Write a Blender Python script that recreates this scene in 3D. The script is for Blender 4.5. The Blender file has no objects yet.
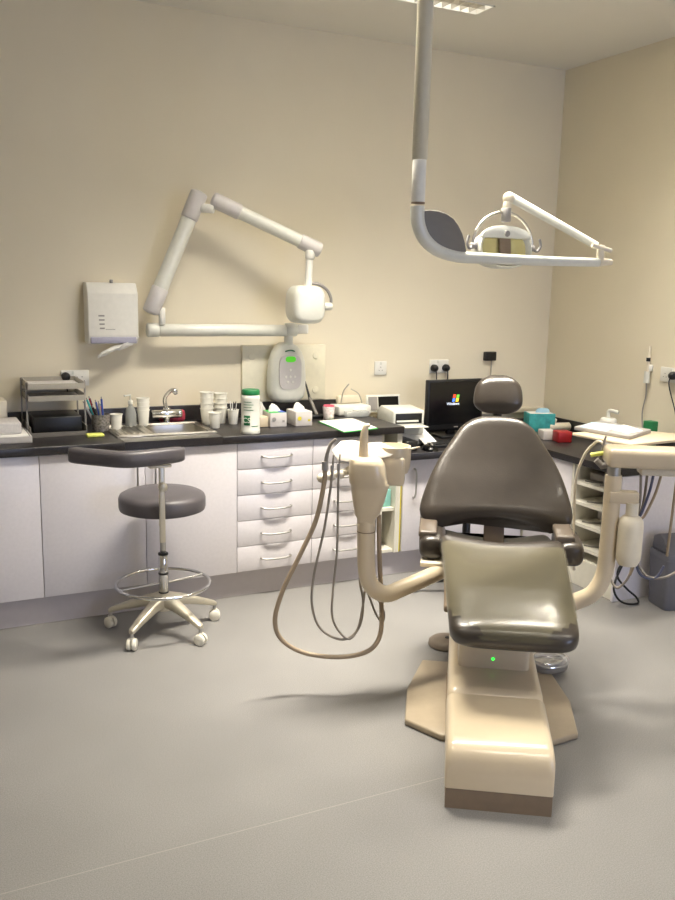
import bpy, bmesh, math, random
from mathutils import Vector as V, Matrix
random.seed(7)
PI = math.pi
COL = bpy.context.scene.collection
# ------------------------------------------------------------------ camera model
FPX, YAW, PITCH, ROLL, HC, DC = 875.634, 0.457556, 0.185518, 0.0227122, 1.678964, 4.867805
H, W = 3.106, 4.009
CAM = V((0, -DC, HC))
_F = V((math.sin(YAW)*math.cos(PITCH), math.cos(YAW)*math.cos(PITCH), -math.sin(PITCH)))
_R = _F.cross(V((0, 0, 1))).normalized(); _U = _R.cross(_F)
RX = _R*math.cos(ROLL)+_U*math.sin(ROLL); UX = -_R*math.sin(ROLL)+_U*math.cos(ROLL)
def ray(u, v): return _F + RX*((u-337.5)/FPX) - UX*((v-450)/FPX)
def at(u, v, ax, val):
    r = ray(u, v); return CAM + r*((val-CAM[ax])/r[ax])
def depth(P): return (V(P)-CAM).dot(_F)
def pxm(P): return depth(P)/FPX            # metres per pixel there
def ztop(x, y, v):                         # height whose picture row is v above the point x, y
    lo, hi = -0.5, 3.5
    for _ in range(40):
        m = (lo+hi)/2; d = V((x, y, m))-CAM
        if 450-FPX*d.dot(UX)/d.dot(_F) > v: lo = m
        else: hi = m
    return (lo+hi)/2
# chair frame: x across, y from toe to head
CO = V((1.6375, -2.785, 0)); CA = V((.547, .837, 0)).normalized(); CR = V((CA.y, -CA.x, 0))
CROT = math.atan2(CR.y, CR.x)
def inv(P): d = V(P)-CO; return V((d.dot(CR), d.dot(CA), d.z))
def cpx(u, v, s):
    r = ray(u, v); C0 = CO+CA*s
    return inv(CAM + r*((C0-CAM).dot(CA)/r.dot(CA)))
# ------------------------------------------------------------------ materials
def lin(c):
    return tuple(((x/255)/12.92 if x/255 <= .04045 else ((x/255+.055)/1.055)**2.4) for x in c)
def mat(name, col, rough=.5, metal=0, vary=0, scale=30, bump=0, bscale=200, coat=0, emis=None, estr=0, trans=0, spec=.5, alpha=1):
    m = bpy.data.materials.new(name); m.use_nodes = True
    nt = m.node_tree; b = nt.nodes['Principled BSDF']; c = lin(col)+(1,)
    b.inputs['Base Color'].default_value = c
    b.inputs['Roughness'].default_value = rough; b.inputs['Metallic'].default_value = metal
    b.inputs['Specular IOR Level'].default_value = spec
    if coat: b.inputs['Coat Weight'].default_value = coat; b.inputs['Coat Roughness'].default_value = .08
    if trans: b.inputs['Transmission Weight'].default_value = trans
    if alpha < 1: b.inputs['Alpha'].default_value = alpha
    if emis: b.inputs['Emission Color'].default_value = lin(emis)+(1,); b.inputs['Emission Strength'].default_value = estr
    tc = nt.nodes.new('ShaderNodeTexCoord')
    n = nt.nodes.new('ShaderNodeTexNoise'); n.inputs['Scale'].default_value = scale; n.inputs['Detail'].default_value = 4
    nt.links.new(tc.outputs['Object'], n.inputs['Vector'])
    if not vary: vary = .03
    r = nt.nodes.new('ShaderNodeValToRGB')
    r.color_ramp.elements[0].position = .3; r.color_ramp.elements[1].position = .7
    r.color_ramp.elements[0].color = tuple(x*(1-vary) for x in c[:3])+(1,)
    r.color_ramp.elements[1].color = tuple(min(1, x*(1+vary)) for x in c[:3])+(1,)
    nt.links.new(n.outputs['Fac'], r.inputs['Fac']); nt.links.new(r.outputs['Color'], b.inputs['Base Color'])
    if bump:
        n2 = nt.nodes.new('ShaderNodeTexNoise'); n2.inputs['Scale'].default_value = bscale
        nt.links.new(tc.outputs['Object'], n2.inputs['Vector'])
        bp = nt.nodes.new('ShaderNodeBump'); bp.inputs['Strength'].default_value = bump; bp.inputs['Distance'].default_value = .002
        nt.links.new(n2.outputs['Fac'], bp.inputs['Height']); nt.links.new(bp.outputs['Normal'], b.inputs['Normal'])
    return m
M = {}
M['wall'] = mat('painted_cream_wall', (232, 223, 201), .75, vary=.015, scale=3, bump=.15, bscale=150, spec=.25)
M['ceil'] = mat('painted_ceiling', (232, 228, 218), .85, vary=.01, scale=3, spec=.2)
M['laminate'] = mat('white_laminate', (222, 218, 222), .35, vary=.025, scale=60)
M['carcass'] = mat('white_carcass', (226, 222, 208), .5)
M['plinth'] = mat('grey_plinth', (192, 186, 188), .5, vary=.02)
M['black_top'] = mat('black_worktop', (38, 35, 36), .33, vary=.35, scale=160, bump=.1, bscale=300)
M['chrome'] = mat('chrome', (215, 215, 215), .12, 1)
M['steel'] = mat('brushed_steel', (190, 186, 178), .28, 1, vary=.05)
M['satin'] = mat('satin_nickel', (186, 184, 180), .32, 1)
M['stool'] = mat('grey_vinyl', (84, 80, 83), .42, bump=.2, bscale=120)
M['alu'] = mat('cast_aluminium', (205, 198, 180), .38, .6)
M['castor'] = mat('castor_plastic', (226, 222, 208), .45)
M['leather'] = mat('taupe_leather', (60, 54, 48), .3, vary=.06, scale=20, bump=.25, bscale=160, coat=.15)
M['arm_grey'] = mat('armrest_taupe', (96, 86, 76), .35)
M['cream'] = mat('cream_plastic', (208, 192, 164), .28, vary=.01, coat=.3)
M['cream2'] = mat('ivory_plastic', (228, 218, 196), .35)
M['ivory'] = mat('light_ivory_bottle', (228, 218, 196), .35)
M['brown'] = mat('brown_skirt', (130, 112, 92), .6, vary=.04)
M['plate'] = mat('floor_plate', (162, 148, 126), .4)
M['white'] = mat('white_plastic', (222, 222, 212), .3, coat=.2)
M['bib'] = mat('bib_paper', (218, 210, 198), .8)
M['white_dull'] = mat('white_matt', (232, 230, 222), .6)
M['grey_sleeve'] = mat('grey_plastic_sleeve', (206, 202, 200), .45)
M['grey_pl'] = mat('grey_plastic', (150, 146, 142), .5)
M['dark_grey'] = mat('dark_grey_plastic', (124, 119, 112), .55)
M['black'] = mat('black_plastic', (20, 20, 21), .4)
M['black_gloss'] = mat('black_screen', (8, 8, 10), .15)
M['paper'] = mat('paper', (240, 238, 232), .8)
M['paper_grey'] = mat('printed_paper', (210, 206, 204), .8, vary=.08, scale=90)
M['blue_paper'] = mat('pale_blue_paper', (168, 208, 226), .8)
M['green'] = mat('green_plastic', (22, 110, 62), .4)
M['lgreen'] = mat('bright_green', (60, 170, 80), .5)
M['teal'] = mat('teal_card', (60, 160, 160), .6, vary=.3, scale=25)
M['teal2'] = mat('pale_teal', (140, 200, 190), .6)
M['red'] = mat('red_plastic', (150, 26, 30), .4)
M['pink'] = mat('pink_plastic', (226, 96, 120), .5)
M['yellow'] = mat('yellow_plastic', (222, 206, 60), .5)
M['lemon'] = mat('pale_yellow', (232, 236, 120), .6)
M['blue'] = mat('blue_plastic', (50, 80, 170), .5)
M['purple'] = mat('purple_card', (110, 50, 120), .5, vary=.3, scale=60)
M['hose'] = mat('taupe_hose', (160, 142, 118), .5, bump=.3, bscale=400)
M['hose2'] = mat('grey_hose', (144, 136, 126), .45)
M['slate'] = mat('slate_hose', (84, 88, 112), .5)
M['bin'] = mat('grey_bin', (106, 106, 114), .5)
M['bag'] = mat('pale_blue_bag', (198, 216, 236), .5)
M['smoke'] = mat('smoky_tray', (196, 190, 176), .2, alpha=.75)
M['clear'] = mat('clear_plastic', (225, 228, 225), .08, alpha=.35)
M['cup'] = mat('white_cup', (242, 240, 230), .5)
M['grey_box'] = mat('grey_card', (206, 200, 196), .6)
M['led'] = mat('green_led', (40, 230, 60), .4, emis=(40, 240, 60), estr=3)
M['lcd'] = mat('green_lcd', (60, 150, 30), .4, emis=(90, 215, 30), estr=.55)
M['panel'] = mat('cream_wall_panel', (238, 232, 208), .5)
M['yglass'] = mat('yellow_reflector', (232, 222, 160), .15, .5)
M['wht_e'] = mat('screen_white', (235, 240, 255), .5, emis=(225, 235, 255), estr=1)
for n, c in (('e_red', (235, 70, 40)), ('e_green', (110, 200, 60)), ('e_blue', (70, 120, 235)), ('e_yel', (250, 215, 60))):
    M[n] = mat('screen_'+n[2:], c, .5, emis=c, estr=.9)
# floor
m = bpy.data.materials.new('grey_speckled_vinyl'); m.use_nodes = True; nt = m.node_tree; b = nt.nodes['Principled BSDF']
tc = nt.nodes.new('ShaderNodeTexCoord')
n1 = nt.nodes.new('ShaderNodeTexNoise'); n1.inputs['Scale'].default_value = 260; n1.inputs['Detail'].default_value = 3
n2 = nt.nodes.new('ShaderNodeTexNoise'); n2.inputs['Scale'].default_value = 2.2
r1 = nt.nodes.new('ShaderNodeValToRGB'); r1.color_ramp.elements[0].position = .35; r1.color_ramp.elements[1].position = .68
r1.color_ramp.elements[0].color = lin((129, 127, 125))+(1,); r1.color_ramp.elements[1].color = lin((154, 152, 149))+(1,)
nt.links.new(tc.outputs['Object'], n1.inputs['Vector']); nt.links.new(tc.outputs['Object'], n2.inputs['Vector'])
nt.links.new(n1.outputs['Fac'], r1.inputs['Fac'])
sp = nt.nodes.new('ShaderNodeSeparateXYZ'); nt.links.new(tc.outputs['Object'], sp.inputs[0])
def mth(op, a, bb):
    q = nt.nodes.new('ShaderNodeMath'); q.operation = op
    for i, x in enumerate((a, bb)):
        if isinstance(x, (int, float)): q.inputs[i].default_value = x
        else: nt.links.new(x, q.inputs[i])
    return q.outputs[0]
dy = mth('ABSOLUTE', mth('SUBTRACT', sp.outputs[1], -2.534), 0)
seam = mth('MULTIPLY', mth('LESS_THAN', dy, .0018), mth('LESS_THAN', sp.outputs[0], 1.6))
mx = nt.nodes.new('ShaderNodeMixRGB'); mx.inputs[2].default_value = lin((164, 160, 154))+(1,)
nt.links.new(seam, mx.inputs[0]); nt.links.new(r1.outputs[0], mx.inputs[1])
mul = nt.nodes.new('ShaderNodeMixRGB'); mul.blend_type = 'MULTIPLY'; mul.inputs[0].default_value = .25
nt.links.new(mx.outputs[0], mul.inputs[1]); nt.links.new(n2.outputs['Fac'], mul.inputs[2])
nt.links.new(mul.outputs[0], b.inputs['Base Color']); b.inputs['Roughness'].default_value = .42
b.inputs['Specular IOR Level'].default_value = .35
bp = nt.nodes.new('ShaderNodeBump'); bp.inputs['Strength'].default_value = .15; bp.inputs['Distance'].default_value = .001
nt.links.new(n1.outputs['Fac'], bp.inputs['Height']); nt.links.new(bp.outputs['Normal'], b.inputs['Normal'])
M['floor'] = m
# clear protective sleeve on the leg rest
m = bpy.data.materials.new('clear_sleeve'); m.use_nodes = True; nt = m.node_tree; b = nt.nodes['Principled BSDF']
b.inputs['Base Color'].default_value = lin((128, 122, 98))+(1,); b.inputs['Roughness'].default_value = .16; b.inputs['Alpha'].default_value = .4
M['sleeve'] = m
# ------------------------------------------------------------------ mesh builder
WM = {}
def catmull(pts, n=8, closed=False):
    pts = [V(p) for p in pts]; out = []; N = len(pts)
    if N < 3: return pts
    rng = N if closed else N-1
    for i in range(rng):
        g = lambda k: pts[k % N] if closed else pts[max(0, min(N-1, k))]
        p0, p1, p2, p3 = g(i-1), g(i), g(i+1), g(i+2)
        for j in range(n):
            t = j/n
            out.append(.5*((2*p1)+(p2-p0)*t+(2*p0-5*p1+4*p2-p3)*t*t+(3*p1-p0-3*p2+p3)*t**3))
    if not closed: out.append(pts[-1])
    return out
class MB:
    def __init__(s): s.v = []; s.f = []; s.sm = []
    def add(s, vs, fs, sm=False):
        o = len(s.v); s.v += [V(p) for p in vs]; s.f += [tuple(i+o for i in f) for f in fs]; s.sm += [sm]*len(fs); return s
    def bm(s, bm, mtx=None, sm=False):
        bm.verts.index_update(); mtx = mtx or Matrix()
        s.add([mtx @ q.co for q in bm.verts], [[x.index for x in f.verts] for f in bm.faces], sm); bm.free(); return s
    def box(s, c, d, bev=0, rot=(0, 0, 0), seg=2):
        b = bmesh.new(); bmesh.ops.create_cube(b, size=1)
        for q in b.verts: q.co = V((q.co.x*d[0], q.co.y*d[1], q.co.z*d[2]))
        if bev: bmesh.ops.bevel(b, geom=b.edges[:], offset=min(bev, min(d)*.49), segments=seg, affect='EDGES', profile=.5)
        from mathutils import Euler
        return s.bm(b, Matrix.Translation(V(c)) @ Euler(rot).to_matrix().to_4x4(), bool(bev))
    def bx(s, x0, x1, y0, y1, z0, z1, bev=0, seg=2):
        return s.box(((x0+x1)/2, (y0+y1)/2, (z0+z1)/2), (abs(x1-x0), abs(y1-y0), abs(z1-z0)), bev, seg=seg)
    def tube(s, pts, r, n=10, closed=False, cap=True, flat=1):
        pts = [V(p) for p in pts]; N = len(pts)
        rs = r if isinstance(r, (list, tuple)) else [r]*N
        if len(rs) != N: q_ = [i/(N-1)*(len(rs)-1) for i in range(N)]; rs = [rs[int(x)]+(rs[min(len(rs)-1, int(x)+1)]-rs[int(x)])*(x-int(x)) for x in q_]
        T = []
        for i in range(N):
            a = pts[(i+1) % N] if closed or i < N-1 else pts[i]; b_ = pts[i-1] if closed or i > 0 else pts[i]
            T.append((a-b_).normalized())
        up = V((0, 0, 1)) if abs(T[0].z) < .9 else V((1, 0, 0))
        X = T[0].cross(up).normalized(); vs = []; fs = []
        for i in range(N):
            X = (X-T[i]*X.dot(T[i])).normalized(); Y = T[i].cross(X)
            for k in range(n):
                a = 2*PI*k/n; vs.append(pts[i]+(X*math.cos(a)+Y*math.sin(a)*flat)*rs[i])
        for i in range(N if closed else N-1):
            j = (i+1) % N
            for k in range(n): fs.append((i*n+k, i*n+(k+1) % n, j*n+(k+1) % n, j*n+k))
        s.add(vs, fs, True)
        if cap and not closed:
            o = len(s.v)-len(vs)
            s.f += [tuple(o+k for k in range(n-1, -1, -1)), tuple(o+(N-1)*n+k for k in range(n))]; s.sm += [False, False]
        return s
    def lathe(s, prof, c=(0, 0, 0), n=24, axis=(0, 0, 1), cap=True, sx=1, sm=True):
        ax = V(axis).normalized(); up = V((0, 0, 1)) if abs(ax.z) < .9 else V((1, 0, 0))
        X = V((1, 0, 0)) if abs(ax.z) > .999 else up.cross(ax).normalized(); Y = ax.cross(X); vs = []; fs = []
        for (r, h) in prof:
            for k in range(n):
                a = 2*PI*k/n; vs.append(V(c)+X*math.cos(a)*r*sx+Y*math.sin(a)*r+ax*h)
        L = len(prof)
        for i in range(L-1):
            for k in range(n): fs.append((i*n+k, i*n+(k+1) % n, (i+1)*n+(k+1) % n, (i+1)*n+k))
        s.add(vs, fs, sm)
        if cap:
            o = len(s.v)-len(vs); s.f += [tuple(o+k for k in range(n-1, -1, -1)), tuple(o+(L-1)*n+k for k in range(n))]; s.sm += [False]*2
        return s
    def cyl(s, p0, p1, r0, r1=None, n=20):
        p0 = V(p0); p1 = V(p1); r1 = r0 if r1 is None else r1; L = (p1-p0).length; e = min(r0, r1, L)*.12
        return s.lathe([(r0-e, 0), (r0, e), (r1, L-e), (r1-e, L)], p0, n, (p1-p0))
    def ball(s, c, r, n=14, sc=(1, 1, 1)):
        b = bmesh.new(); bmesh.ops.create_uvsphere(b, u_segments=n, v_segments=n//2+1, radius=r)
        return s.bm(b, Matrix.Translation(V(c)) @ Matrix.Diagonal((*sc, 1)), True)
    def prism(s, poly, z0, z1, axis='z', bev=0, sm=False):
        # poly in 2D, extruded along axis; order keeps the other two axes in x,y,z order
        b = bmesh.new(); P = []
        for (p, q) in poly:
            P.append(b.verts.new({'z': (p, q, z0), 'y': (p, z0, q), 'x': (z0, p, q)}[axis]))
        f = b.faces.new(P); g = bmesh.ops.extrude_face_region(b, geom=[f])
        dv = {'z': V((0, 0, z1-z0)), 'y': V((0, z1-z0, 0)), 'x': V((z1-z0, 0, 0))}[axis]
        for q in g['geom']:
            if isinstance(q, bmesh.types.BMVert): q.co += dv
        bmesh.ops.recalc_face_normals(b, faces=b.faces[:])
        if bev: bmesh.ops.bevel(b, geom=b.edges[:], offset=bev, segments=2, affect='EDGES', profile=.5)
        return s.bm(b, None, bool(bev) or sm)
    def loft(s, rings, cap=True):
        n = len(rings[0]); vs = [p for r in rings for p in r]; fs = []
        for i in range(len(rings)-1):
            for k in range(n): fs.append((i*n+k, i*n+(k+1) % n, (i+1)*n+(k+1) % n, (i+1)*n+k))
        s.add(vs, fs, True)
        if cap:
            o = len(s.v)-len(vs); s.f += [tuple(o+k for k in range(n-1, -1, -1)), tuple(o+(len(rings)-1)*n+k for k in range(n))]; s.sm += [True]*2
        return s
    def build(s, name, material, parent=None, local=False, loc=None):
        me = bpy.data.meshes.new(name); o = bpy.data.objects.new(name, me); COL.objects.link(o)
        if parent is not None: mw = WM[parent]
        elif loc is not None: mw = Matrix.Translation(V(loc))
        else:
            xs = [p.x for p in s.v]; ys = [p.y for p in s.v]; zs = [p.z for p in s.v]
            mw = Matrix.Translation(V(((min(xs)+max(xs))/2, (min(ys)+max(ys))/2, min(zs))))
        vs = s.v if local else [mw.inverted() @ p for p in s.v]
        me.from_pydata([tuple(p) for p in vs], [], s.f); me.validate(); me.update()
        b = bmesh.new(); b.from_mesh(me); bmesh.ops.recalc_face_normals(b, faces=b.faces[:]); b.to_mesh(me); b.free()
        if len(me.polygons) == len(s.sm):
            for p, q in zip(me.polygons, s.sm): p.use_smooth = q
        try: me.set_sharp_from_angle(angle=math.radians(50))
        except Exception: pass
        me.materials.append(M[material] if isinstance(material, str) else material)
        if parent is not None: o.parent = parent
        else: o.matrix_world = mw; o.location = mw.translation
        WM[o] = mw
        return o
def T(name, label, cat, loc, rz=0, group=None):
    o = bpy.data.objects.new(name, None); o.empty_display_size = .05; COL.objects.link(o)
    o.location = V(loc); o.rotation_euler = (0, 0, rz); WM[o] = Matrix.Translation(V(loc)) @ Matrix.Rotation(rz, 4, 'Z')
    o['label'] = label; o['category'] = cat
    if group: o['group'] = group
    return o
def tag(o, label, cat, group=None):
    o['label'] = label; o['category'] = cat
    if group: o['group'] = group
    return o
def struct(o): o['kind'] = 'structure'; return o
def copytree(root, loc, rz, label, group=None):
    r = root.copy(); COL.objects.link(r); r.location = loc; r.rotation_euler = (0, 0, rz); r['label'] = label
    if group: r['group'] = group
    for ch in list(root.children):
        c = ch.copy(); COL.objects.link(c); c.parent = r
        for g in list(ch.children):
            d = g.copy(); COL.objects.link(d); d.parent = c
    return r
def sellipse(n, a, b, e, fn=None):
    out = []
    for k in range(n):
        t = 2*PI*k/n; c, s_ = math.cos(t), math.sin(t)
        out.append((a*math.copysign(abs(c)**(2/e), c), b*math.copysign(abs(s_)**(2/e), s_)))
    return out
def textmesh(txt, size, mtx, depth_=.0008):
    cu = bpy.data.curves.new('t', 'FONT'); cu.body = txt; cu.size = size; cu.extrude = depth_; cu.align_x = 'CENTER'; cu.align_y = 'CENTER'
    o = bpy.data.objects.new('t', cu); COL.objects.link(o)
    dg = bpy.context.evaluated_depsgraph_get(); me = bpy.data.meshes.new_from_object(o.evaluated_get(dg))
    mb = MB(); mb.add([mtx @ v.co for v in me.vertices], [tuple(p.vertices) for p in me.polygons])
    bpy.data.objects.remove(o); bpy.data.curves.remove(cu); bpy.data.meshes.remove(me)
    return mb
FACING = Matrix.Rotation(PI/2, 4, 'X')     # text upright, facing -y
# ================================================================== ROOM
XL, YF = -1.9, -7.2
struct(MB().bx(XL-.1, W+.1, YF-.1, .1, -.06, 0).build('floor', 'floor', loc=(0, 0, 0)))
struct(MB().bx(XL-.1, W+.1, 0, .1, 0, H+.2).build('wall_back', 'wall'))
struct(MB().bx(W, W+.1, YF, 0, 0, H+.2).build('wall_right', 'wall'))
struct(MB().bx(XL-.1, XL, YF, 0, 0, H+.2).build('wall_left', 'wall'))
wx0, wx1, wz0, wz1 = 2.2, 3.8, .9, 2.3
wf = MB().bx(XL-.1, wx0, YF-.1, YF, 0, H+.2).bx(wx1, W+.1, YF-.1, YF, 0, H+.2).bx(wx0, wx1, YF-.1, YF, 0, wz0).bx(wx0, wx1, YF-.1, YF, wz1, H+.2)
struct(wf.build('wall_front', 'wall'))
wi = MB()
for a0, a1 in ((wx0, wx0+.05), ((wx0+wx1)/2-.03, (wx0+wx1)/2+.03), (wx1-.05, wx1)): wi.bx(a0, a1, YF-.08, YF-.02, wz0, wz1)
wi.bx(wx0, wx1, YF-.08, YF-.02, wz0, wz0+.05).bx(wx0, wx1, YF-.08, YF-.02, wz1-.05, wz1)
wo = struct(wi.build('window_1', 'white_dull'))
# ceiling with openings for the louvred luminaires
LUM = [(1.6, 2.815, -.865, -.70), (1.15, 2.35, -1.70, -1.40), (2.55, 3.55, -1.70, -1.40), (-.6, .6, -2.95, -2.65), (.6, 1.8, -4.3, -4.0), (2.3, 3.5, -4.3, -4.0), (.6, 1.8, -6.0, -5.7)]
xs = sorted({XL-.1, W+.1, *[v for l in LUM for v in l[:2]]}); ys = sorted({YF-.1, .1, *[v for l in LUM for v in l[2:]]})
cb = MB()
for i in range(len(xs)-1):
    for j in range(len(ys)-1):
        cx, cy = (xs[i]+xs[i+1])/2, (ys[j]+ys[j+1])/2
        if any(l[0] < cx < l[1] and l[2] < cy < l[3] for l in LUM): continue
        cb.bx(xs[i], xs[i+1], ys[j], ys[j+1], H, H+.12)
struct(cb.build('ceiling', 'ceil'))
LP = [6, 222, 125, 32, 45, 46, 36]
LCOL = (1, .935, .82)
names = ['recessed louvred ceiling light nearest the back wall beside the pole', 'recessed louvred ceiling light above the drawer cabinets', 'recessed louvred ceiling light over the dental chair', 'recessed louvred ceiling light toward the left wall', 'recessed louvred ceiling light above the camera spot', 'recessed louvred ceiling light at the right near the front', 'recessed louvred ceiling light nearest the front window']
for i, l in enumerate(LUM):
    x0, x1, y0, y1 = l
    t = T('ceiling_light', names[i], 'ceiling light', ((x0+x1)/2, (y0+y1)/2, H-.004), group='recessed louvred ceiling lights')
    fr = MB().bx(x0, x0+.008, y0, y1, H-.004, H+.10).bx(x1-.008, x1, y0, y1, H-.004, H+.10).bx(x0, x1, y0, y0+.008, H-.004, H+.10).bx(x0, x1, y1-.008, y1, H-.004, H+.10)
    fr.bx(x0, x1, y0, y1, H+.10, H+.11); fr.build('frame', 'white_dull', t)
    lv = MB(); nx = 22; ny = 2 if i == 0 else 3
    for k in range(1, nx): xx = x0+(x1-x0)*k/nx; lv.bx(xx-.002, xx+.002, y0+.01, y1-.01, H, H+.045)
    for k in range(1, ny): yy = y0+(y1-y0)*k/ny; lv.bx(x0+.01, x1-.01, yy-.002, yy+.002, H, H+.045)
    lv.build('louvre', 'steel', t)
    L = bpy.data.lights.new('lamp', 'AREA'); L.shape = 'RECTANGLE'; L.size = x1-x0-.05; L.size_y = y1-y0-.03; L.energy = LP[i]*.5; L.color = LCOL; L.spread = math.radians(122)
    lo = bpy.data.objects.new('lamp', L); COL.objects.link(lo); lo.location = ((x0+x1)/2, (y0+y1)/2, H+.07)
# daylight through the window
L = bpy.data.lights.new('daylight', 'AREA'); L.shape = 'RECTANGLE'; L.size = wx1-wx0; L.size_y = wz1-wz0; L.energy = 68; L.color = (.55, .66, 1)
lo = bpy.data.objects.new('daylight', L); COL.objects.link(lo); lo.location = ((wx0+wx1)/2, YF-.15, (wz0+wz1)/2); lo.rotation_euler = (PI/2, 0, 0)
# ================================================================== CABINETS
def handle_h(mb, cx, cz, yf, w=.17, out=.026, r=.0055):
    mb.tube(catmull([(cx-w/2, yf, cz+.004), (cx-w/2+.004, yf-out*.6, cz+.003), (cx-w/4, yf-out, cz-.001), (cx+w/4, yf-out, cz-.001), (cx+w/2-.004, yf-out*.6, cz+.003), (cx+w/2, yf, cz+.004)], 5), r, 8); return mb
def handle_v(mb, cx, cz, yf, w=.17, out=.03, r=.0055):
    mb.tube(catmull([(cx, yf, cz-w/2), (cx, yf-out*.6, cz-w/2+.004), (cx, yf-out, cz-w/4), (cx, yf-out, cz+w/4), (cx, yf-out*.6, cz+w/2-.004), (cx, yf, cz+w/2)], 5), r, 8); return mb
G = .0018
def cab(x0, x1, label, doors, top=.858, name='base_cabinet', h=True, yb=-.02):
    t = T(name, label, 'cabinet', ((x0+x1)/2, -.3, 0))
    c = MB().bx(x0+.001, x1-.001, -.578, yb, .152, top)
    c.build('carcass', 'carcass', t)
    for (a, b_, hx, hz) in doors:
        d = MB().bx(a+G, b_-G, -.60, -.579, .152, top-.003, .001).build('door', 'laminate', t)
        if hx is not None: handle_v(MB(), hx, hz, -.601).build('handle', 'satin', d)
    return t
def drawers(x0, x1, label, n=5):
    t = T('drawer_cabinet', label, 'drawer cabinet', ((x0+x1)/2, -.3, 0))
    MB().bx(x0+.001, x1-.001, -.578, -.02, .152, .858).build('carcass', 'carcass', t)
    hh = (.855-.152)/n
    for k in range(n):
        z0 = .152+k*hh
        d = MB().bx(x0+G, x1-G, -.60, -.579, z0+G, z0+hh-G, .001).build('drawer', 'laminate', t)
        handle_h(MB(), (x0+x1)/2+.004, z0+hh*.44, -.601).build('handle', 'satin', d)
cab(-1.2, .015, 'white base cabinet at far left under the paperwork tray', [(-1.2, -.5, None, 0), (-.5, .015, None, 0)])
X0, X1, X2, X3, X4 = .527, 1.031, 1.517, 1.953, 2.385
cab(.018, X0, 'white single-door base cabinet left of the sink unit', [(.018, X0, .07, .72)])
cab(X0, X2, 'white two-door base cabinet under the sink behind the wheeled stool', [(X0, X1, X1-.045, .74), (X1, X2, X1+.045, .74)])
drawers(X2, X3, 'white five-drawer cabinet right of the sink unit')
drawers(X3, X4, 'white five-drawer cabinet behind the hanging suction hoses')
# open shelf cabinet
XS = 2.515
t = T('open_shelf_cabinet', 'narrow open shelf cabinet between drawers and desk door', 'shelf cabinet', ((X4+XS)/2, -.3, 0))
MB().bx(X4+.001, X4+.016, -.59, -.03, .152, .858).bx(XS-.032, XS-.002, -.60, -.03, .152, .858).bx(X4+.016, XS-.032, -.05, -.03, .152, .858).build('carcass', 'carcass', t)
sz_ = at(388, 511, 1, -.585).z
for z in (.152, sz_): MB().bx(X4+.017, XS-.033, -.585, -.051, z, z+.018).build('shelf', 'carcass', t)
tag(MB().bx(X4+.025, XS-.04, -.56, -.30, sz_+.0185, sz_+.12, .004).build('box', 'teal2'), 'pale teal box on the middle shelf behind the cuspidor', 'box')
tag(MB().bx(XS+.002, XS+.012, -.59, -.2, .1505, .69).build('folder', 'yellow'), 'yellow folder standing in the gap beside the desk door', 'folder')
# desk units
DZ0, DZ1 = .708, .748
cab(2.53, 3.0, 'white desk cabinet with bow handle left of the dental chair back', [(2.53, 3.0, 2.60, .56)], top=.706)
cab(3.0, 3.40, 'white desk cabinet hidden behind the dental chair back', [(3.0, 3.40, 3.05, .56)], top=.706)
struct_plinth = [(-1.2, XS, -.55)]
tag(MB().bx(-1.2, 3.40, -.552, -.534, .002, .150).build('kickboard', 'plinth'), 'long grey-white kickboard under the cabinets along the back wall', 'kickboard')
# right run
rx = W-.60
t = T('base_cabinet', 'white end cabinet in the corner along the right wall', 'cabinet', (W-.3, -.5, 0))
MB().bx(rx+.02, W-.012, -1.02, -.02, .002, .706).build('carcass', 'carcass', t)
MB().bx(rx, rx+.019, -1.02, -.61, .10, .703, .001).build('door', 'laminate', t)
t = T('open_shelf_unit', 'white open shelf unit on the right wall holding loose instruments', 'shelf unit', (W-.3, -1.25, 0))
ye = -1.43
MB().bx(rx, W-.012, -1.04, -1.023, .002, .706).bx(W-.03, W-.012, ye+.018, -1.041, .002, .706).bx(rx+.002, W-.031, ye+.018, -1.041, .002, .16).build('carcass', 'carcass', t)
MB().bx(rx-.01, W-.012, ye, ye+.018, .002, .706).build('side_panel', 'laminate', t)
shz = (.59, .475, .35, .215)
for z in shz: MB().bx(rx, W-.031, ye+.019, -1.041, z, z+.018).build('shelf', 'carcass', t)
k = 0
for z in shz:
    for j in range(3 if z > .5 else 1):
        yy = -1.08-.09*j-.03*(k % 2); zz = z+.0235
        tt = T('dental_instrument', ['slim steel probe on the top shelf of the right unit', 'second slim steel probe on the top shelf, further forward', 'third slim steel probe on the top shelf, nearest the end panel', 'bent steel instrument on the second shelf of the right unit', 'bent steel instrument on the third shelf of the right unit', 'bent steel instrument on the lowest shelf of the right unit'][min(k, 5)], 'instrument', (rx+.08, yy, z+.018))
        MB().tube([(rx+.03, yy-.02, zz), (rx+.05, yy-.06, zz), (rx+.13, yy-.10, zz), (rx+.16, yy-.09, zz)], .004, 6).build('shaft', 'dark_grey', tt)
        k += 1
tag(MB().bx(rx+.16, rx+.30, -1.20, -1.08, .3685, .43, .004).build('box', 'grey_box'), 'small grey box on the third shelf of the right unit', 'box')
tag(MB().bx(rx+.10, rx+.32, -1.30, -1.06, .6085, .65, .004).build('box', 'grey_box'), 'flat pale box on the top shelf of the right unit', 'box')
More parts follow.
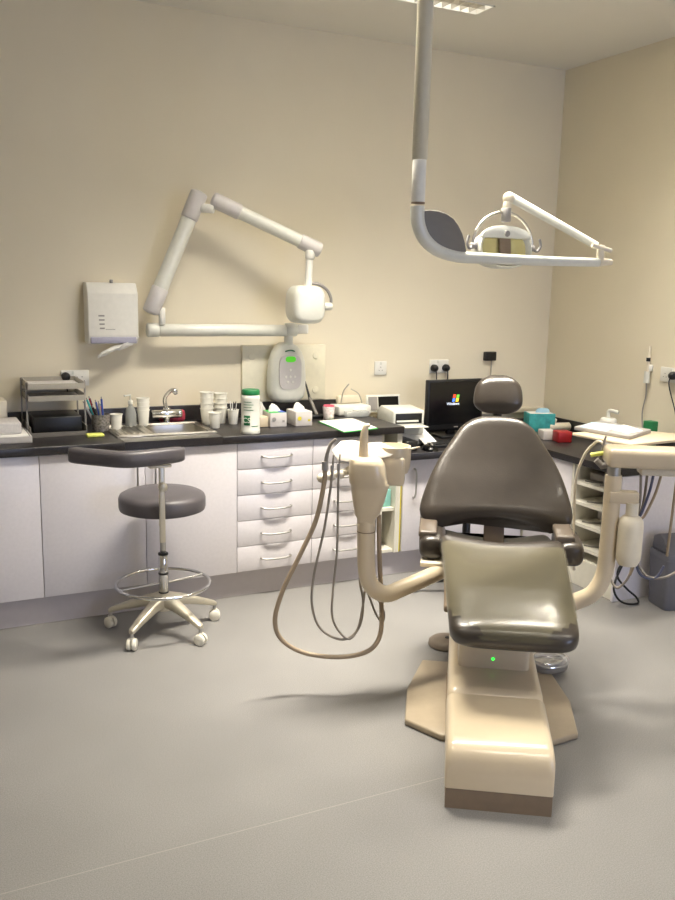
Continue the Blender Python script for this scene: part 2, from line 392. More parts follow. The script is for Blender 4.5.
# worktops
t = T('worktop', 'long black worktop over the sink and drawer cabinets', 'worktop', (.65, -.3, .86))
sk = (at(141, 440, 2, .9), at(217, 428, 2, .9))
SX0, SX1, SY0, SY1 = 1.105, 1.435, -.47, -.15
DX0, DX1 = .93, 1.10
w = MB()
w.bx(-1.2, DX0, -.62, -.02, .86, .90, .003).bx(SX1, XS, -.62, -.02, .86, .90, .003).bx(DX0, SX1, -.62, SY0-.01, .86, .90).bx(DX0, SX1, SY1+.01, -.02, .86, .90)
w.build('top', 'black_top', t)
MB().bx(-1.2, XS, -.02, -.001, .86, .985, .002).build('upstand', 'black_top', t)
t = T('worktop', 'lower black desk top turning the corner along the right wall', 'worktop', (3.3, -.3, DZ0))
MB().prism([(XS+.003, -.02), (XS+.003, -.66), (rx-.02, -.66), (rx-.02, ye), (W-.015, ye), (W-.015, -.02)], DZ0, DZ1, bev=.002).build('top', 'black_top', t)
MB().bx(XS+.003, W-.015, -.02, -.001, DZ0, .80, .002).bx(W-.015, W-.001, ye, -.021, DZ0, .82, .002).build('upstand', 'black_top', t)
tag(MB().bx(2.62, W-.016, -.035, -.001, .845, .875, .003).build('cable_trunking', 'cream2'), 'cream cable trunking along the back wall behind the monitor', 'trunking')
# sink
t = T('sink', 'stainless steel inset sink with small drainer beside the tap', 'sink', (1.2, -.3, .86))
s = MB(); zt = .903
s.bx(DX0-.01, DX1, SY0-.02, SY1+.02, zt-.002, zt+.003, .001)
for a0, a1, b0, b1 in ((DX1, SX0+.02, SY0-.02, SY1+.02), (SX1-.02, SX1+.01, SY0-.02, SY1+.02), (SX0+.02, SX1-.02, SY0-.02, SY0+.02), (SX0+.02, SX1-.02, SY1-.02, SY1+.02)): s.bx(a0, a1, b0, b1, zt-.002, zt+.003, .001)
s.build('rim', 'steel', t)
MB().tube([(DX0+.002, SY0-.008, zt+.004), (SX1+.002, SY0-.008, zt+.004), (SX1+.002, SY1+.01, zt+.004), (DX0+.002, SY1+.01, zt+.004)], .004, 6, closed=True).build('edge_bead', 'steel', t)
bw = MB(); rr = []
cx, cy = (SX0+SX1)/2, (SY0+SY1)/2
for z, sc in ((zt, 1), (zt-.03, .97), (zt-.12, .93), (zt-.14, .8), (zt-.145, .1)):
    rr.append([V((cx+p*sc, cy+q*sc, z)) for p, q in sellipse(32, (SX1-SX0)/2-.018, (SY1-SY0)/2-.018, 5)])
bw.loft(rr, cap=False); bw.build('bowl', 'steel', t)
for k in range(5): MB().bx(DX0+.02+k*.03, DX0+.032+k*.03, SY0+.03, SY1-.03, zt+.003, zt+.006, .001).build('drain_ridge', 'steel', t)
# tap
bx_, by_ = 1.275, -.115
t = T('mixer_tap', 'chrome mixer tap with curved spout behind the sink', 'tap', (bx_, by_, .906))
MB().cyl((bx_, by_, .906), (bx_, by_, .99), .019).cyl((bx_, by_, .905), (bx_, by_, .912), .028).build('body', 'chrome', t)
MB().cyl((bx_-.075, by_, .955), (bx_+.07, by_, .955), .024).build('valve_bar', 'chrome', t)
for sx in (-1, 1): MB().cyl((bx_+.085*sx, by_, .955), (bx_+.055*sx, by_, .955), .024, n=8).build('tap_handle', 'chrome', t)
MB().tube(catmull([(bx_, by_, .98), (bx_-.012, by_-.005, 1.03), (bx_-.008, by_-.02, 1.06), (bx_+.01, by_-.05, 1.09), (bx_+.025, by_-.075, 1.095), (bx_+.03, by_-.085, 1.075)], 6), .011, 10).ball((bx_+.026, by_-.078, 1.092), .016).build('spout', 'chrome', t)
# red packet behind the tap
o = MB().box((1.32, -.058, .935), (.15, .05, .068), .02, seg=3).build('packet', mat('red_pink_packet', (196, 70, 90), .45, vary=.5, scale=45), None); tag(o, 'red and pink packet standing behind the tap', 'packet')
# ------------------------------------------------------------------ cups
def cup_prof(r=.033, h=.085): return [(r*.74, 0), (r*.76, .001), (r*.98, h-.004), (r*1.05, h-.003), (r*1.05, h), (r*.95, h), (r*.72, .004), (0.001, .004)]
def cupstack(u, v, vt, n, label, wpx=13, group=None):
    P = at(u, v, 2, .9); P.z = .9005; r = wpx*pxm(P)/2/1.05
    Ht = ztop(P.x, P.y, vt)-.9; hc = min(.09, Ht) if n > 1 else Ht
    for i in range(n):
        z = P.z+(0 if n == 1 else (Ht-hc)*i/(n-1))
        lb = label if n == 1 else ('lowest', 'second lowest', 'second from top', 'topmost')[i] + ' ' + label
        o = MB().lathe(cup_prof(r*(1 if i % 2 == 0 else 1.02), hc), (P.x, P.y, z), 20, cap=False).build('plastic_cup', 'cup')
        tag(o, lb, 'cup', group or label)
    return P, r, hc
cupstack(116.5, 430, 414, 1, 'single white plastic cup left of the soap bottle', 13)
cupstack(143.5, 426, 398, 4, 'white cup of the stack left of the tap', 13)
cupstack(207, 424, 392, 4, 'white cup of the stack right of the sink', 14)
cupstack(220.5, 423, 393, 4, 'white cup of the stack nearest the wipes tub', 14)
cupstack(215, 428, 412.5, 1, 'single white plastic cup in front of the stacks', 13)
P, r, hc = cupstack(233, 424, 409.5, 1, 'white plastic cup holding thin black sticks', 12)
for k in range(6):
    a = k*1.05
    tag(MB().tube([(P.x+.006*math.cos(a), P.y+.006*math.sin(a), .907), (P.x+.021*math.cos(a), P.y+.021*math.sin(a), .9+hc+.035+.006*(k % 3))], .0022, 6).build('applicator_stick', 'black' if k % 2 else 'paper'), 'thin applicator stick standing in a white cup', 'stick', 'applicator sticks in the cup')
# soap bottle
P = at(131, 427, 2, .9)
t = T('pump_bottle', 'clear pump soap bottle between the single cup and cup stack', 'bottle', (P.x, P.y, .9005))
MB().lathe([(.026, 0), (.03, .004), (.031, .07), (.024, .10), (.011, .115), (.011, .125)], (P.x, P.y, .9005), 20).build('bottle_body', mat('frosted_bottle', (170, 172, 168), .15, alpha=.7), t)
MB().cyl((P.x, P.y, 1.025), (P.x, P.y, 1.045), .013).tube([(P.x, P.y, 1.045), (P.x, P.y, 1.075), (P.x-.035, P.y-.01, 1.072)], .005, 8).build('pump', 'white', t)
# sponge note
P = at(95, 436.5, 2, .9)
tag(MB().box((P.x, P.y, .908), (.085, .055, .014), .004).build('sponge', 'lemon'), 'yellow sponge at the edge left of the drainer', 'sponge')
# wipes tub
P = at(250.5, 433, 2, .9); R_ = 9.6*pxm(P); zc = ztop(P.x, P.y, 389)
t = T('wipes_tub', 'tall white wipes tub with green lid on the worktop', 'tub', (P.x, P.y, .9005))
hb = zc-.9-.03
MB().lathe([(R_*.96, 0), (R_, .004), (R_, .02), (R_*.97, .024), (R_*.97, hb-.03), (R_, hb-.02), (R_, hb-.008), (R_*.9, hb)], (P.x, P.y, .9005), 28).build('body', 'white', t)
MB().lathe([(R_*.93, 0), (R_*.95, .003), (R_*.95, .02), (R_*.85, .028)], (P.x, P.y, .9005+hb), 28).build('lid', 'green', t)
lb = MB(); n = 10
def onl(a, z, rr=R_*.975): return V((P.x+rr*math.sin(a), P.y-rr*math.cos(a), z))
th = math.atan2(P.x, -(P.y-CAM.y)*-1)
fa = -math.atan2(P.x-CAM.x, P.y-CAM.y)
def patch(mb, a0, a1, z0, z1, rr=R_*.975+.0008):
    vs = []; fs = []
    for i in range(n+1):
        a = fa+a0+(a1-a0)*i/n; vs += [onl(a, z0, rr), onl(a, z1, rr)]
    for i in range(n): fs.append((2*i, 2*i+2, 2*i+3, 2*i+1))
    mb.add(vs, fs, True)
zb = .9+hb*.36
patch(lb, -.75, -.05, zb-.026, zb+.026); 
for q in range(4): patch(lb, -.8, .3-.2*(q % 2), .9+hb*.62+q*.014, .9+hb*.62+q*.014+.003)
patch(lb, .1, .9, .9+hb*.2, .9+hb*.2+.004)
lb.build('label_print', 'green', t)
# letters on the green block
lm = textmesh('CS', .038, Matrix.Translation(onl(fa-.4, zb, R_*.975+.004)) @ Matrix.Rotation(fa-.4, 4, 'Z') @ FACING); lm.build('label_letters', 'white', t)
# tissue boxes
def tissue_box(u, v, w, hpx, dep, rz, label, side, green=False):
    P = at(u, v, 2, .9); z1 = ztop(P.x, P.y, v-hpx)
    t = T('tissue_box', label, 'tissue box', (P.x, P.y+dep/2, .9005), rz); Hh = z1-.9
    MB().box((0, 0, Hh/2), (w, dep, Hh), .002).build('carton', 'grey_box', t, local=True)
    MB().box((0, 0, Hh+.0008), (w*.98, dep*.98, .001)).build('top_panel', 'lgreen' if green else 'paper_grey', t, local=True)
    if green: MB().box((w*.3, -.0, Hh+.002), (w*.36, dep*.96, .001)).build('blue_stripe', 'blue', t, local=True)
    MB().lathe([(.010, 0), (.012, .002), (.012, .0025)], (-w*.28, -dep/2-.0005, Hh*.55), 14, axis=(0, -1, 0)).box((w*.3, -dep/2-.001, Hh*.4), (.014, .001, .012)).build('print_mark', 'yellow' if not green else 'grey_pl', t, local=True)
    q = MB(); rng = random.Random(3+int(green))
    rr = []
    for k, (z, a, b_) in enumerate(((0, .035, .012), (.014, .032, .01), (.03, .022, .012), (.043, .008, .006))):
        rr.append([V((p*(1+rng.uniform(-.15, .15))-.004*k, y_*(1+rng.uniform(-.3, .3)), Hh+.001+z+rng.uniform(-.002, .002))) for p, y_ in sellipse(14, a, b_, 2)])
    q.loft(rr); q.build('tissue', 'paper', t, local=True)
tissue_box(278.5, 427, .098, 14, .12, 0, 'tissue box with green and blue top right of the wipes tub', 0, True)
tissue_box(304, 426, .100, 14, .14, 0, 'grey tissue box below the X-ray control unit', 0)
P = at(263.5, 427, 2, .9); tag(MB().box((P.x, P.y+.03, .93), (.05, .08, .058), .003).build('box', 'cream'), 'small tan box tucked beside the wipes tub', 'box')
P = at(262, 422, 2, .9); rng = random.Random(5)
tag(MB().loft([[V((P.x+p*(1+rng.uniform(-.2, .2)), P.y+.03+q*(1+rng.uniform(-.2, .2)), .901+z)) for p, q in sellipse(14, a, .022, 2)] for z, a in ((0, .03), (.03, .034), (.07, .03), (.1, .016), (.112, .006))]).build('folded_tissue', 'paper'), 'crumpled white tissue behind the wipes tub', 'tissue')
# black hand tool leaning
P = at(315, 418, 2, .9); Q = at(305, 381, 1, P.y+.10)
t = T('curing_light', 'slim black handpiece leaning on its stand by tissue box', 'handpiece', (P.x, P.y, .9005))
MB().box((P.x+.01, P.y, .9105), (.09, .06, .02), .006).build('base', 'black', t)
K = P.lerp(Q, .55); K.z = .9+(Q.z-.9)*.55
MB().tube([V((P.x+.01, P.y, .92)), K], [.011, .010], 10).build('grip', 'dark_grey', t)
MB().tube([K, Q], [.008, .004], 8).build('wand', 'black', t)
# pink patterned cup
P = at(328.5, 420, 2, .9)
t = T('cup', 'white cup patterned in pink right of the slim handpiece', 'cup', (P.x, P.y, .9005))
MB().lathe([(.027, 0), (.03, .003), (.037, .078), (.034, .078), (.026, .006)], (P.x, P.y, .9005), 20, cap=False).lathe([(.001, .003), (.026, .003)], (P.x, P.y, .9005), 20, cap=False).build('cup_wall', mat('pink_print', (236, 214, 214), .5, vary=.35, scale=55), t)
MB().tube([(P.x+.03*math.cos(k*.524), P.y+.03*math.sin(k*.524), .985) for k in range(12)], .004, 6, closed=True).build('rim', 'pink', t)
# white clipboard pad
cs = [at(318, 422, 2, .9), at(344, 433, 2, .9), at(378, 429, 2, .9), at(352, 419, 2, .9)]
tag(MB().prism([(c.x, c.y) for c in cs], .9005, .904).build('clipboard', 'lgreen'), 'green-edged clipboard under white paper near the worktop end', 'clipboard')
cc = sum(cs, V())/4
tag(MB().prism([((c.x-cc.x)*.97+cc.x, (c.y-cc.y)*.95+cc.y) for c in cs], .9045, .9075).build('paper_sheet', 'paper'), 'white papers lying on the green clipboard', 'paper')
# sealing machine (wire hoops)
P = at(350, 414, 2, .9)
t = T('pouch_sealer', 'cream desktop pouch sealing machine with two wire hoops', 'machine', (P.x, P.y, .9005))
MB().box((P.x, P.y, .93), (.22, .14, .058), .008).build('body', 'white_dull', t)
MB().box((P.x+.01, P.y+.05, .985), (.16, .04, .05), .01).build('paper_roll_holder', 'cream2', t)
MB().box((P.x+.03, P.y-.078, .925), (.10, .02, .03), .004).build('cutter_bar', 'white', t)
for du, dv in ((341, 352), (362, 353)):
    Q0 = at(du, 403, 1, P.y-.02); Q1 = at(349 if du < 350 else 351, 384 if du < 350 else 389, 1, P.y-.02)
    MB().tube(catmull([Q0, Q0.lerp(Q1, .5)+V((-.012 if du < 350 else .015, 0, .012)), Q1], 6), .0035, 6).build('wire_hoop', 'steel', t)
MB().bx(P.x-.09, P.x+.06, P.y-.14, P.y-.09, .901, .935, .004).build('tray', 'clear', t)
# photo frame / scanner behind
P = at(383, 409, 2, .9)
t = T('display_frame', 'small silver-framed black panel leaning behind the printer', 'panel', (at(383, 405, 1, -.07).x, -.07, .9005), -.05)
MB().box((0, 0, .055), (.235, .016, .11), .004, rot=(-.2, 0, 0)).build('bezel', 'white', t, local=True)
MB().box((-.075, -.0105, .057), (.06, .002, .085), rot=(-.2, 0, 0)).build('grey_area', 'grey_pl', t, local=True)
MB().box((.033, -.0105, .057), (.14, .002, .085), rot=(-.2, 0, 0)).build('screen', 'black_gloss', t, local=True)
# bottle of blue water / small cup
P = at(385, 421, 2, .9)
# printer at the worktop end (stands on the lower desk)
PX, PY = at(399, 430, 1, -.30).x, -.30
t = T('printer', 'white desktop printer with open black paper slot', 'printer', (PX, PY, DZ1+.0005), -.12)
pt = ztop(PX, PY-.13, 409)-DZ1
MB().box((0.02, 0, .035), (.19, .27, .07), .012).build('base', 'white_dull', t, local=True)
MB().prism([(-.14, .07), (.12, .07), (.12, pt-.03), (.06, pt), (-.14, pt-.01)], -.10, .10, 'x', .006).build('body', 'white', t, local=True)
MB().box((-.0, -.141, pt-.055), (.17, .006, .06), .002).build('paper_slot', 'black', t, local=True)
MB().box((.0, -.20, pt-.09), (.15, .13, .006), .002).build('output_tray', 'white', t, local=True)
MB().box((-.01, -.146, pt-.07), (.14, .006, .01)).build('slot_lip', 'white', t, local=True)
o = MB().box((0, 0, 0), (.10, .17, .003), rot=(.45, 0, .1)); o = o.build('paper_sheet', 'paper', loc=(0, 0, 0)); o.location = (at(424, 430, 1, -.42).x, -.42, .80); tag(o, 'white sheet propped against the right side of the printer', 'paper')
tag(MB().bx(2.54, 2.62, -.60, -.42, DZ1+.0005, DZ1+.06, .005).build('box', 'black'), 'small black box at the left end of the desk', 'box')
# ------------------------------------------------------------------ left end paperwork
Z = .9005
tx = at(29, 400, 1, -.31).x-.012
t = T('document_tray', 'shallow cream paper tray at the far left end', 'tray', (tx-.2, -.35, Z))
MB().bx(tx-.45, tx, -.48, -.2, Z, Z+.006, .002).bx(tx-.45, tx, -.48, -.472, Z, Z+.03).bx(tx-.006, tx, -.472, -.2, Z, Z+.03).bx(tx-.45, tx-.006, -.206, -.2, Z, Z+.03).build('tray_body', 'grey_sleeve', t)
tag(MB().bx(tx-.43, tx-.012, -.465, -.21, Z+.0065, Z+.034, .003).build('paper_stack', 'paper'), 'white paper stack filling the shallow tray at far left', 'paper stack')
tag(MB().bx(tx-.43, tx-.04, -.42, -.22, Z+.035, Z+.09, .008).build('paper_stack', 'paper_grey'), 'grey printed paperwork piled on the far left paper stack', 'paper stack')
tag(MB().bx(tx-.40, tx-.08, -.19, -.03, Z, Z+.17, .008).build('file_box', 'cream2'), 'cream file box against the wall at far left', 'box')
# tiered letter rack
cL, cR = .50, .80
NB = len(COL.objects)
t = T('letter_rack', 'tiered smoky letter tray rack left of the pens', 'letter rack', (.66, -.28, Z))
x0, x1 = at(28, 400, 1, -.31).x, at(85, 400, 1, -.31).x
MB().bx(x0, x1, -.42, -.12, Z, Z+.006).bx(x0, x1, -.42, -.414, Z, Z+.022).bx(x0, x0+.005, -.414, -.12, Z, Z+.05).bx(x1-.005, x1, -.414, -.12, Z, Z+.05).build('lower_tray', 'dark_grey', t)
for z in (.175, .235):
    MB().bx(x0, x1, -.38, -.10, Z+z, Z+z+.004).bx(x0, x1, -.385, -.38, Z+z, Z+z+.028).bx(x0, x0+.004, -.38, -.10, Z+z, Z+z+.035).bx(x1-.004, x1, -.38, -.10, Z+z, Z+z+.035).bx(x0, x1, -.104, -.10, Z+z, Z+z+.035).build('tray', 'smoke', t)
for xx in (x0-.004, x1+.004):
    for yy in (-.36, -.14): MB().tube([(xx, yy, Z), (xx, yy+.01, Z+.12), (xx, yy, Z+.27)], .005, 6).build('riser', 'grey_pl', t)
tag(MB().bx(x0+.02, x1-.02, -.39, -.15, Z+.0065, Z+.095, .004).build('ring_binder', 'black'), 'black binder in the bottom of the letter rack', 'binder')
tag(MB().bx(x0+.012, x1-.012, -.37, -.12, Z+.18, Z+.188).build('paper_stack', 'paper_grey'), 'papers in the middle tray of the letter rack', 'paper stack')
tag(MB().bx(x0+.012, x1-.012, -.37, -.12, Z+.24, Z+.25).build('paper_stack', 'paper_grey'), 'papers in the top tray of the letter rack', 'paper stack')
for o_ in list(COL.objects)[NB:]:
    if o_.parent is None: o_.location.y += .07
# pen pot
PP = at(101, 431, 2, .9)
t = T('pen_pot', 'silver mesh pen pot right of the letter rack', 'pen pot', (PP.x, PP.y, Z))
MB().lathe([(.038, 0), (.042, .002), (.05, .09), (.047, .09), (.038, .005), (.001, .005)], (PP.x, PP.y, Z), 20, cap=False).build('pot_wall', mat('mesh_pot', (150, 145, 140), .4, .5, vary=.6, scale=90), t)
pc = ['pink', 'blue', 'black', 'red', 'paper', 'teal', 'black', 'grey_pl', 'blue', 'paper', 'grey_pl', 'red']
pn = {'pink': 'pink', 'blue': 'blue', 'black': 'black', 'red': 'red', 'paper': 'white', 'teal': 'teal', 'grey_pl': 'grey'}
for k, c in enumerate(pc):
    a = k*.7+.4; l = .13+.02*(k % 3)
    p0 = V((PP.x+.015*math.cos(a), PP.y+.015*math.sin(a), Z+.007)); p1 = V((PP.x-.038+.045*math.cos(a), PP.y+.03*math.sin(a), Z+l))
    t = T('pen', pn[c]+' pen standing in the silver mesh pot', 'pen', p0, group=pn[c]+' pens in the mesh pot' if pc.count(c) > 1 else 'pens in the mesh pot')
    MB().tube([p0, p1], .0055, 7).build('barrel', c, t)
    MB().tube([p1, p1+(p1-p0).normalized()*.012], .003, 6).build('tip', 'grey_pl', t)
# ================================================================== WALL FITTINGS
# towel dispenser
a0 = at(82, 282, 1, -.0); TX0, TX1, TZ0, TZ1 = .86, 1.125, 1.345, 1.668
t = T('paper_towel_dispenser', 'white wall mounted paper towel dispenser with towel hanging out', 'towel dispenser', ((TX0+TX1)/2, -.06, TZ0))
MB().prism([(-.001, TZ0), (-.001, TZ1), (-.085, TZ1), (-.125, TZ1-.055), (-.125, TZ0+.045), (-.105, TZ0)], TX0, TX1, 'x', .006).build('housing', 'white_dull', t)
MB().bx(TX0+.012, TX1-.012, -.128, -.1, TZ0+.005, TZ0+.038, .004).build('slot_band', mat('lilac_grey', (168, 166, 184), .5), t)
MB().cyl(((TX0+TX1)/2, -.09, TZ1-.002), ((TX0+TX1)/2, -.09, TZ1+.016), .009).build('lock', 'grey_pl', t)
mk = MB()
for k in range(4): mk.bx(TX0+.06-.002*k, TX0+.085, -.1268, -.125, TZ0+.08+k*.022, TZ0+.088+k*.022)
mk.bx(TX0+.09, TX0+.14, -.1262, -.125, TZ0+.077, TZ0+.08); mk.build('level_marks', 'grey_pl', t)
P = at(100, 355, 1, -.14); Q = at(134, 341, 1, -.10); rng = random.Random(2)
tw = MB(); rr = []
for i in range(9):
    f = i/8; c = Q.lerp(P, f); wd = .03+.008*math.sin(f*9)
    rr.append([c+V((p*.7*rng.uniform(.7, 1.3), q*rng.uniform(.7, 1.3), p*.8*rng.uniform(.7, 1.3)+rng.uniform(-.005, .005))) for p, q in sellipse(12, wd*(1.1-.5*f), .022, 2)])
tw.loft(rr); tag(tw.build('paper_towel', 'paper'), 'crumpled paper towel hanging from the wall dispenser', 'paper towel')
# sockets
def socket(x, z, w, label, right=False, y=0, plugs=0):
    ax = (lambda a, d, c: (W-d, y+a, c)) if right else (lambda a, d, c: (x+a, -d, c))
    t = T('wall_socket', label, 'socket', ax(0, 0, z-.043))
    def B(mb, a, c, wa, hc, d0, d1, bev=0):
        if right: return mb.box(ax(a, (d0+d1)/2, c), (d1-d0, wa, hc), bev)
        return mb.box(ax(a, (d0+d1)/2, c), (wa, d1-d0, hc), bev)
    B(MB(), 0, z, w, .086, .0005, .010, .003).build('face_plate', 'white_dull', t)
    m_ = MB()
    for k in range(1 if w < .1 else 2):
        cx = 0 if w < .1 else (-.036 if k == 0 else .036)
        for da, dz in ((0, .012), (-.011, -.008), (.011, -.008)): B(m_, cx+da, z-.006+dz, .006, .004, .0101, .0106)
    m_.build('pin_slots', 'dark_grey', t)
    s_ = MB(); B(s_, 0 if w < .1 else -.01, z+.03, .012, .018, .010, .013, .001); s_.build('switch', 'white', t)
    return t
def plug(x, z, y, label, cable, right=False):
    base = (W-.0115, y, z) if right else (x, -.0115, z)
    t = T('plug', label, 'plug', base)
    d = (-1, 0, 0) if right else (0, -1, 0)
    MB().lathe([(.020, 0), (.024, .002), (.024, .022), (.018, .034), (.008, .04)], base, 16, axis=d).build('plug_body', 'black', t)
    MB().tube(catmull(cable, 6), .0035, 6).build('cable', 'black', t)
socket(2.684, 1.172, .086, 'single white wall socket above the display panel')
socket(3.12, 1.175, .146, 'double white wall socket above the monitor')
plug(3.075, 1.165, 0, 'left black plug in the double socket above the monitor', [(3.075, -.045, 1.15), (3.078, -.05, 1.11), (3.08, -.04, 1.0), (3.08, -.04, .90)])
plug(3.165, 1.165, 0, 'right black plug in the double socket above the monitor', [(3.165, -.045, 1.15), (3.163, -.05, 1.11), (3.165, -.04, 1.0), (3.165, -.04, .90)])
sx = at(71, 374, 1, 0).x; sz = at(71, 378, 1, 0).z
socket(sx+.02, sz, .146, 'double white wall socket behind the letter rack')
plug(at(65, 374, 1, 0).x, sz+.01, 0, 'black plug in the socket behind the letter rack', [(at(65, 374, 1, 0).x, -.045, sz), (at(65, 374, 1, 0).x, -.05, sz-.05), (at(65, 374, 1, 0).x+.01, -.04, sz-.1)])
P = at(488.5, 356, 1, 0)
t = T('network_adapter', 'small black wall adapter box above the headrest', 'adapter', (P.x, 0, P.z-.03))
MB().bx(P.x-.045, P.x+.045, -.03, -.0005, P.z-.03, P.z+.03, .005).build('housing', 'black', t)
MB().tube([(P.x+.015, -.015, P.z-.03), (P.x+.02, -.012, P.z-.2), (P.x+.02, -.012, .88)], .003, 6).build('cable', 'grey_pl', t)
P = at(671, 375, 0, W)
socket(0, P.z, .146, 'double white wall socket on the right wall', True, P.y)
plug(0, P.z, at(673, 378, 0, W).y-.02, 'black plug in the right wall socket', [(W-.045, P.y-.04, P.z-.01), (W-.05, P.y-.04, P.z-.06), (W-.03, P.y-.09, P.z-.22), (W-.03, P.y-.12, P.z-.35)], True)
# wall-mounted handpiece on right wall
P = at(651, 372, 0, W); y = P.y
t = T('curing_handpiece', 'slim white handpiece in a wall clip with hanging cord', 'handpiece', (W-.02, y, P.z-.04))
z0 = at(651, 383, 0, W).z; z1 = at(653, 346, 0, W).z
MB().box((W-.0155, y, (z0+z1)/2-.02), (.03, .03, .04), .004).build('wall_clip', 'white_dull', t)
MB().tube([(W-.03, y, z0), (W-.03, y, z0+.07)], .018, 12).build('grip', 'white', t)
MB().tube([(W-.03, y, z0+.07), (W-.03, y, z0+.13)], .010, 10).tube([(W-.03, y, z0+.15), (W-.03, y, z1)], [.011, .008], 10).build('barrel', 'cream2', t)
MB().tube([(W-.03, y, z0+.13), (W-.03, y, z0+.152)], .0125, 10).build('collar', 'black', t)
q = at(645, 430, 0, W); MB().tube(catmull([(W-.03, y, z0), (W-.02, y+.005, z0-.08), (W-.012, y+.03, z0-.18), (W-.02, q.y, q.z)], 6), .0035, 6).build('cord', 'grey_pl', t)
# ---------------- X-ray
P0 = at(241, 346, 1, 0); P1 = at(324, 400, 1, 0)
t = T('xray_unit', 'white wall-mounted dental X-ray unit with folded jointed arm', 'X-ray unit', (2.03, 0, .99))
MB().bx(P0.x, P1.x-.005, -.022, -.0005, .99, 1.325, .004).build('mounting_panel', 'panel', t)
for xx in (P0.x+.06, P1.x-.07):
    for zz in (1.05, 1.26): MB().lathe([(.022, 0), (.02, .003), (.0, .004)], (xx, -.022, zz), 16, axis=(0, -1, 0), cap=False).build('screw_cap', 'panel', t)
# control box
cx = at(286, 372, 1, -.08).x; zb, zt_ = at(286, 402, 1, -.10).z, at(286, 343, 1, -.08).z
rr = []
prof = [(0, .5), (.02, .72), (.08, .9), (.2, 1), (.45, 1.0), (.7, .93), (.85, .78), (.95, .55), (1, .3)]
for f, k_ in prof:
    wd = .118*k_; dp = .062*(.55+.45*min(1, k_+.1)); z = zb+(zt_-zb)*f
    rr.append([V((cx+p, -.022-dp+q, z)) for p, q in sellipse(32, wd, dp, 2.8)])
ctl = MB().loft(rr).build('control_box', 'white', t)
yf = -.022-.124
kp = [(cx+p, zb+(zt_-zb)*.52+q) for p, q in sellipse(28, .07, .1, 4)]
MB().prism(kp, yf-.003, yf+.012, 'y').build('keypad', 'grey_sleeve', ctl)
MB().prism([(cx+p, zb+(zt_-zb)*.74+q) for p, q in sellipse(20, .032, .017, 3)], yf-.005, yf-.002, 'y').build('display', 'lcd', ctl)
kb_ = MB()
for dx, dz in ((0, .02), (-.028, -.02), (0, -.02), (.028, -.02), (-.015, -.05), (.015, -.05)): kb_.lathe([(.008, 0), (.007, .002)], (cx+dx, yf-.003, zb+(zt_-zb)*.5+dz), 12, axis=(0, -1, 0))
kb_.build('button', 'white_dull', ctl)
MB().box((cx-.005, yf+.01, zb+.035), (.018, .012, .02), .003).build('trigger_port', 'black', ctl)
MB().tube(catmull([(cx-.03, yf+.01, zt_-.045), (cx, yf+.004, zt_-.038), (cx+.03, yf+.01, zt_-.045)], 4), .004, 6).build('status_strip', 'green', ctl)
MB().cyl((cx+.005, -.10, zt_-.01), (cx+.005, -.10, 1.40), .026).build('column', 'white', t)
# horizontal arm
A1 = at(153, 330, 1, -.13); B1 = at(300, 329.5, 1, -.10); ya = -.12
az = 1.415
MB().cyl((A1.x+.03, ya-.01, A1.z), (2.0, ya, A1.z-.005), .035, .033).build('horizontal_arm', 'white', t)
for p, q in ((A1.x-.03, A1.x+.04), (1.98, 2.05)): MB().cyl((p, ya, A1.z), (q, ya, A1.z), .039).build('arm_end_cap', 'white', t)
MB().box((2.083, ya, A1.z+.005), (.07, .06, .055), .008).build('pivot_block', 'white_dull', t)
MB().cyl((A1.x+.045, ya-.03, A1.z+.03), (A1.x+.045, ya-.03, A1.z+.12), .018).build('pivot_pin', 'white_dull', t)
# upright arm
def capsule(mb, p, q, r): 
    d = (q-p).normalized(); L = (q-p).length
    prof = [(r*math.sin(a), -r*.35*math.cos(a)) for a in (.05, .4, .8, 1.2, 1.57)] + [(r*math.sin(a), L-r*.35*math.cos(a)) for a in (1.57, 1.9, 2.3, 2.75, 3.09)]
    return mb.lathe(prof, p, 22, d)
A2 = at(151, 311, 1, -.15); B2 = at(199, 194, 1, -.20)
d = B2-A2
MB().tube([A2.lerp(B2, .1), A2.lerp(B2, .9)], .041, 18).build('upright_arm', 'white', t)
capsule(MB(), A2, A2.lerp(B2, .19), .046).build('arm_sleeve', 'grey_sleeve', t)
capsule(MB(), A2.lerp(B2, .80), B2, .047).build('arm_sleeve', 'grey_sleeve', t)
A3 = at(214, 200, 1, -.24); B3 = at(319, 250, 1, -.34)
MB().tube([A3.lerp(B3, .1), A3.lerp(B3, .9)], .035, 18).build('upper_arm', 'white', t)
capsule(MB(), A3, A3.lerp(B3, .23), .041).build('arm_sleeve', 'grey_sleeve', t)
capsule(MB(), A3.lerp(B3, .82), B3, .041).build('arm_sleeve', 'grey_sleeve', t)
e = at(206, 207, 1, -.22); MB().cyl((e.x-.03, -.21, e.z-.005), (e.x+.035, -.25, e.z-.01), .024).build('elbow_joint', 'white_dull', t)
D0 = at(310, 250, 1, -.34); D1 = at(308, 288, 1, -.34)
MB().tube([D0, D1], .020, 16).cyl(D0+V((0, 0, .0)), D0+V((0, 0, -.05)), .027).build('drop_tube', 'white_dull', t)
HC_ = at(305.5, 304.5, 1, -.36); hr = 17*pxm(HC_)
rr = []
for f, k_ in ((0, .75), (.06, .92), (.2, 1), (.8, 1), (.94, .92), (1, .75)):
    rr.append([V((HC_.x+p, HC_.y-.08+.17*f, HC_.z+q)) for p, q in sellipse(36, hr*k_, hr*k_*1.1, 3.6)])
hd = MB().loft(rr).build('xray_head', 'white', t)
yk = [at(u, v, 1, -.31) for u, v in ((308, 284), (318, 284), (327, 290), (331, 299), (330, 306))]
MB().tube(catmull(yk, 5), .009, 8).build('yoke', 'grey_pl', t)
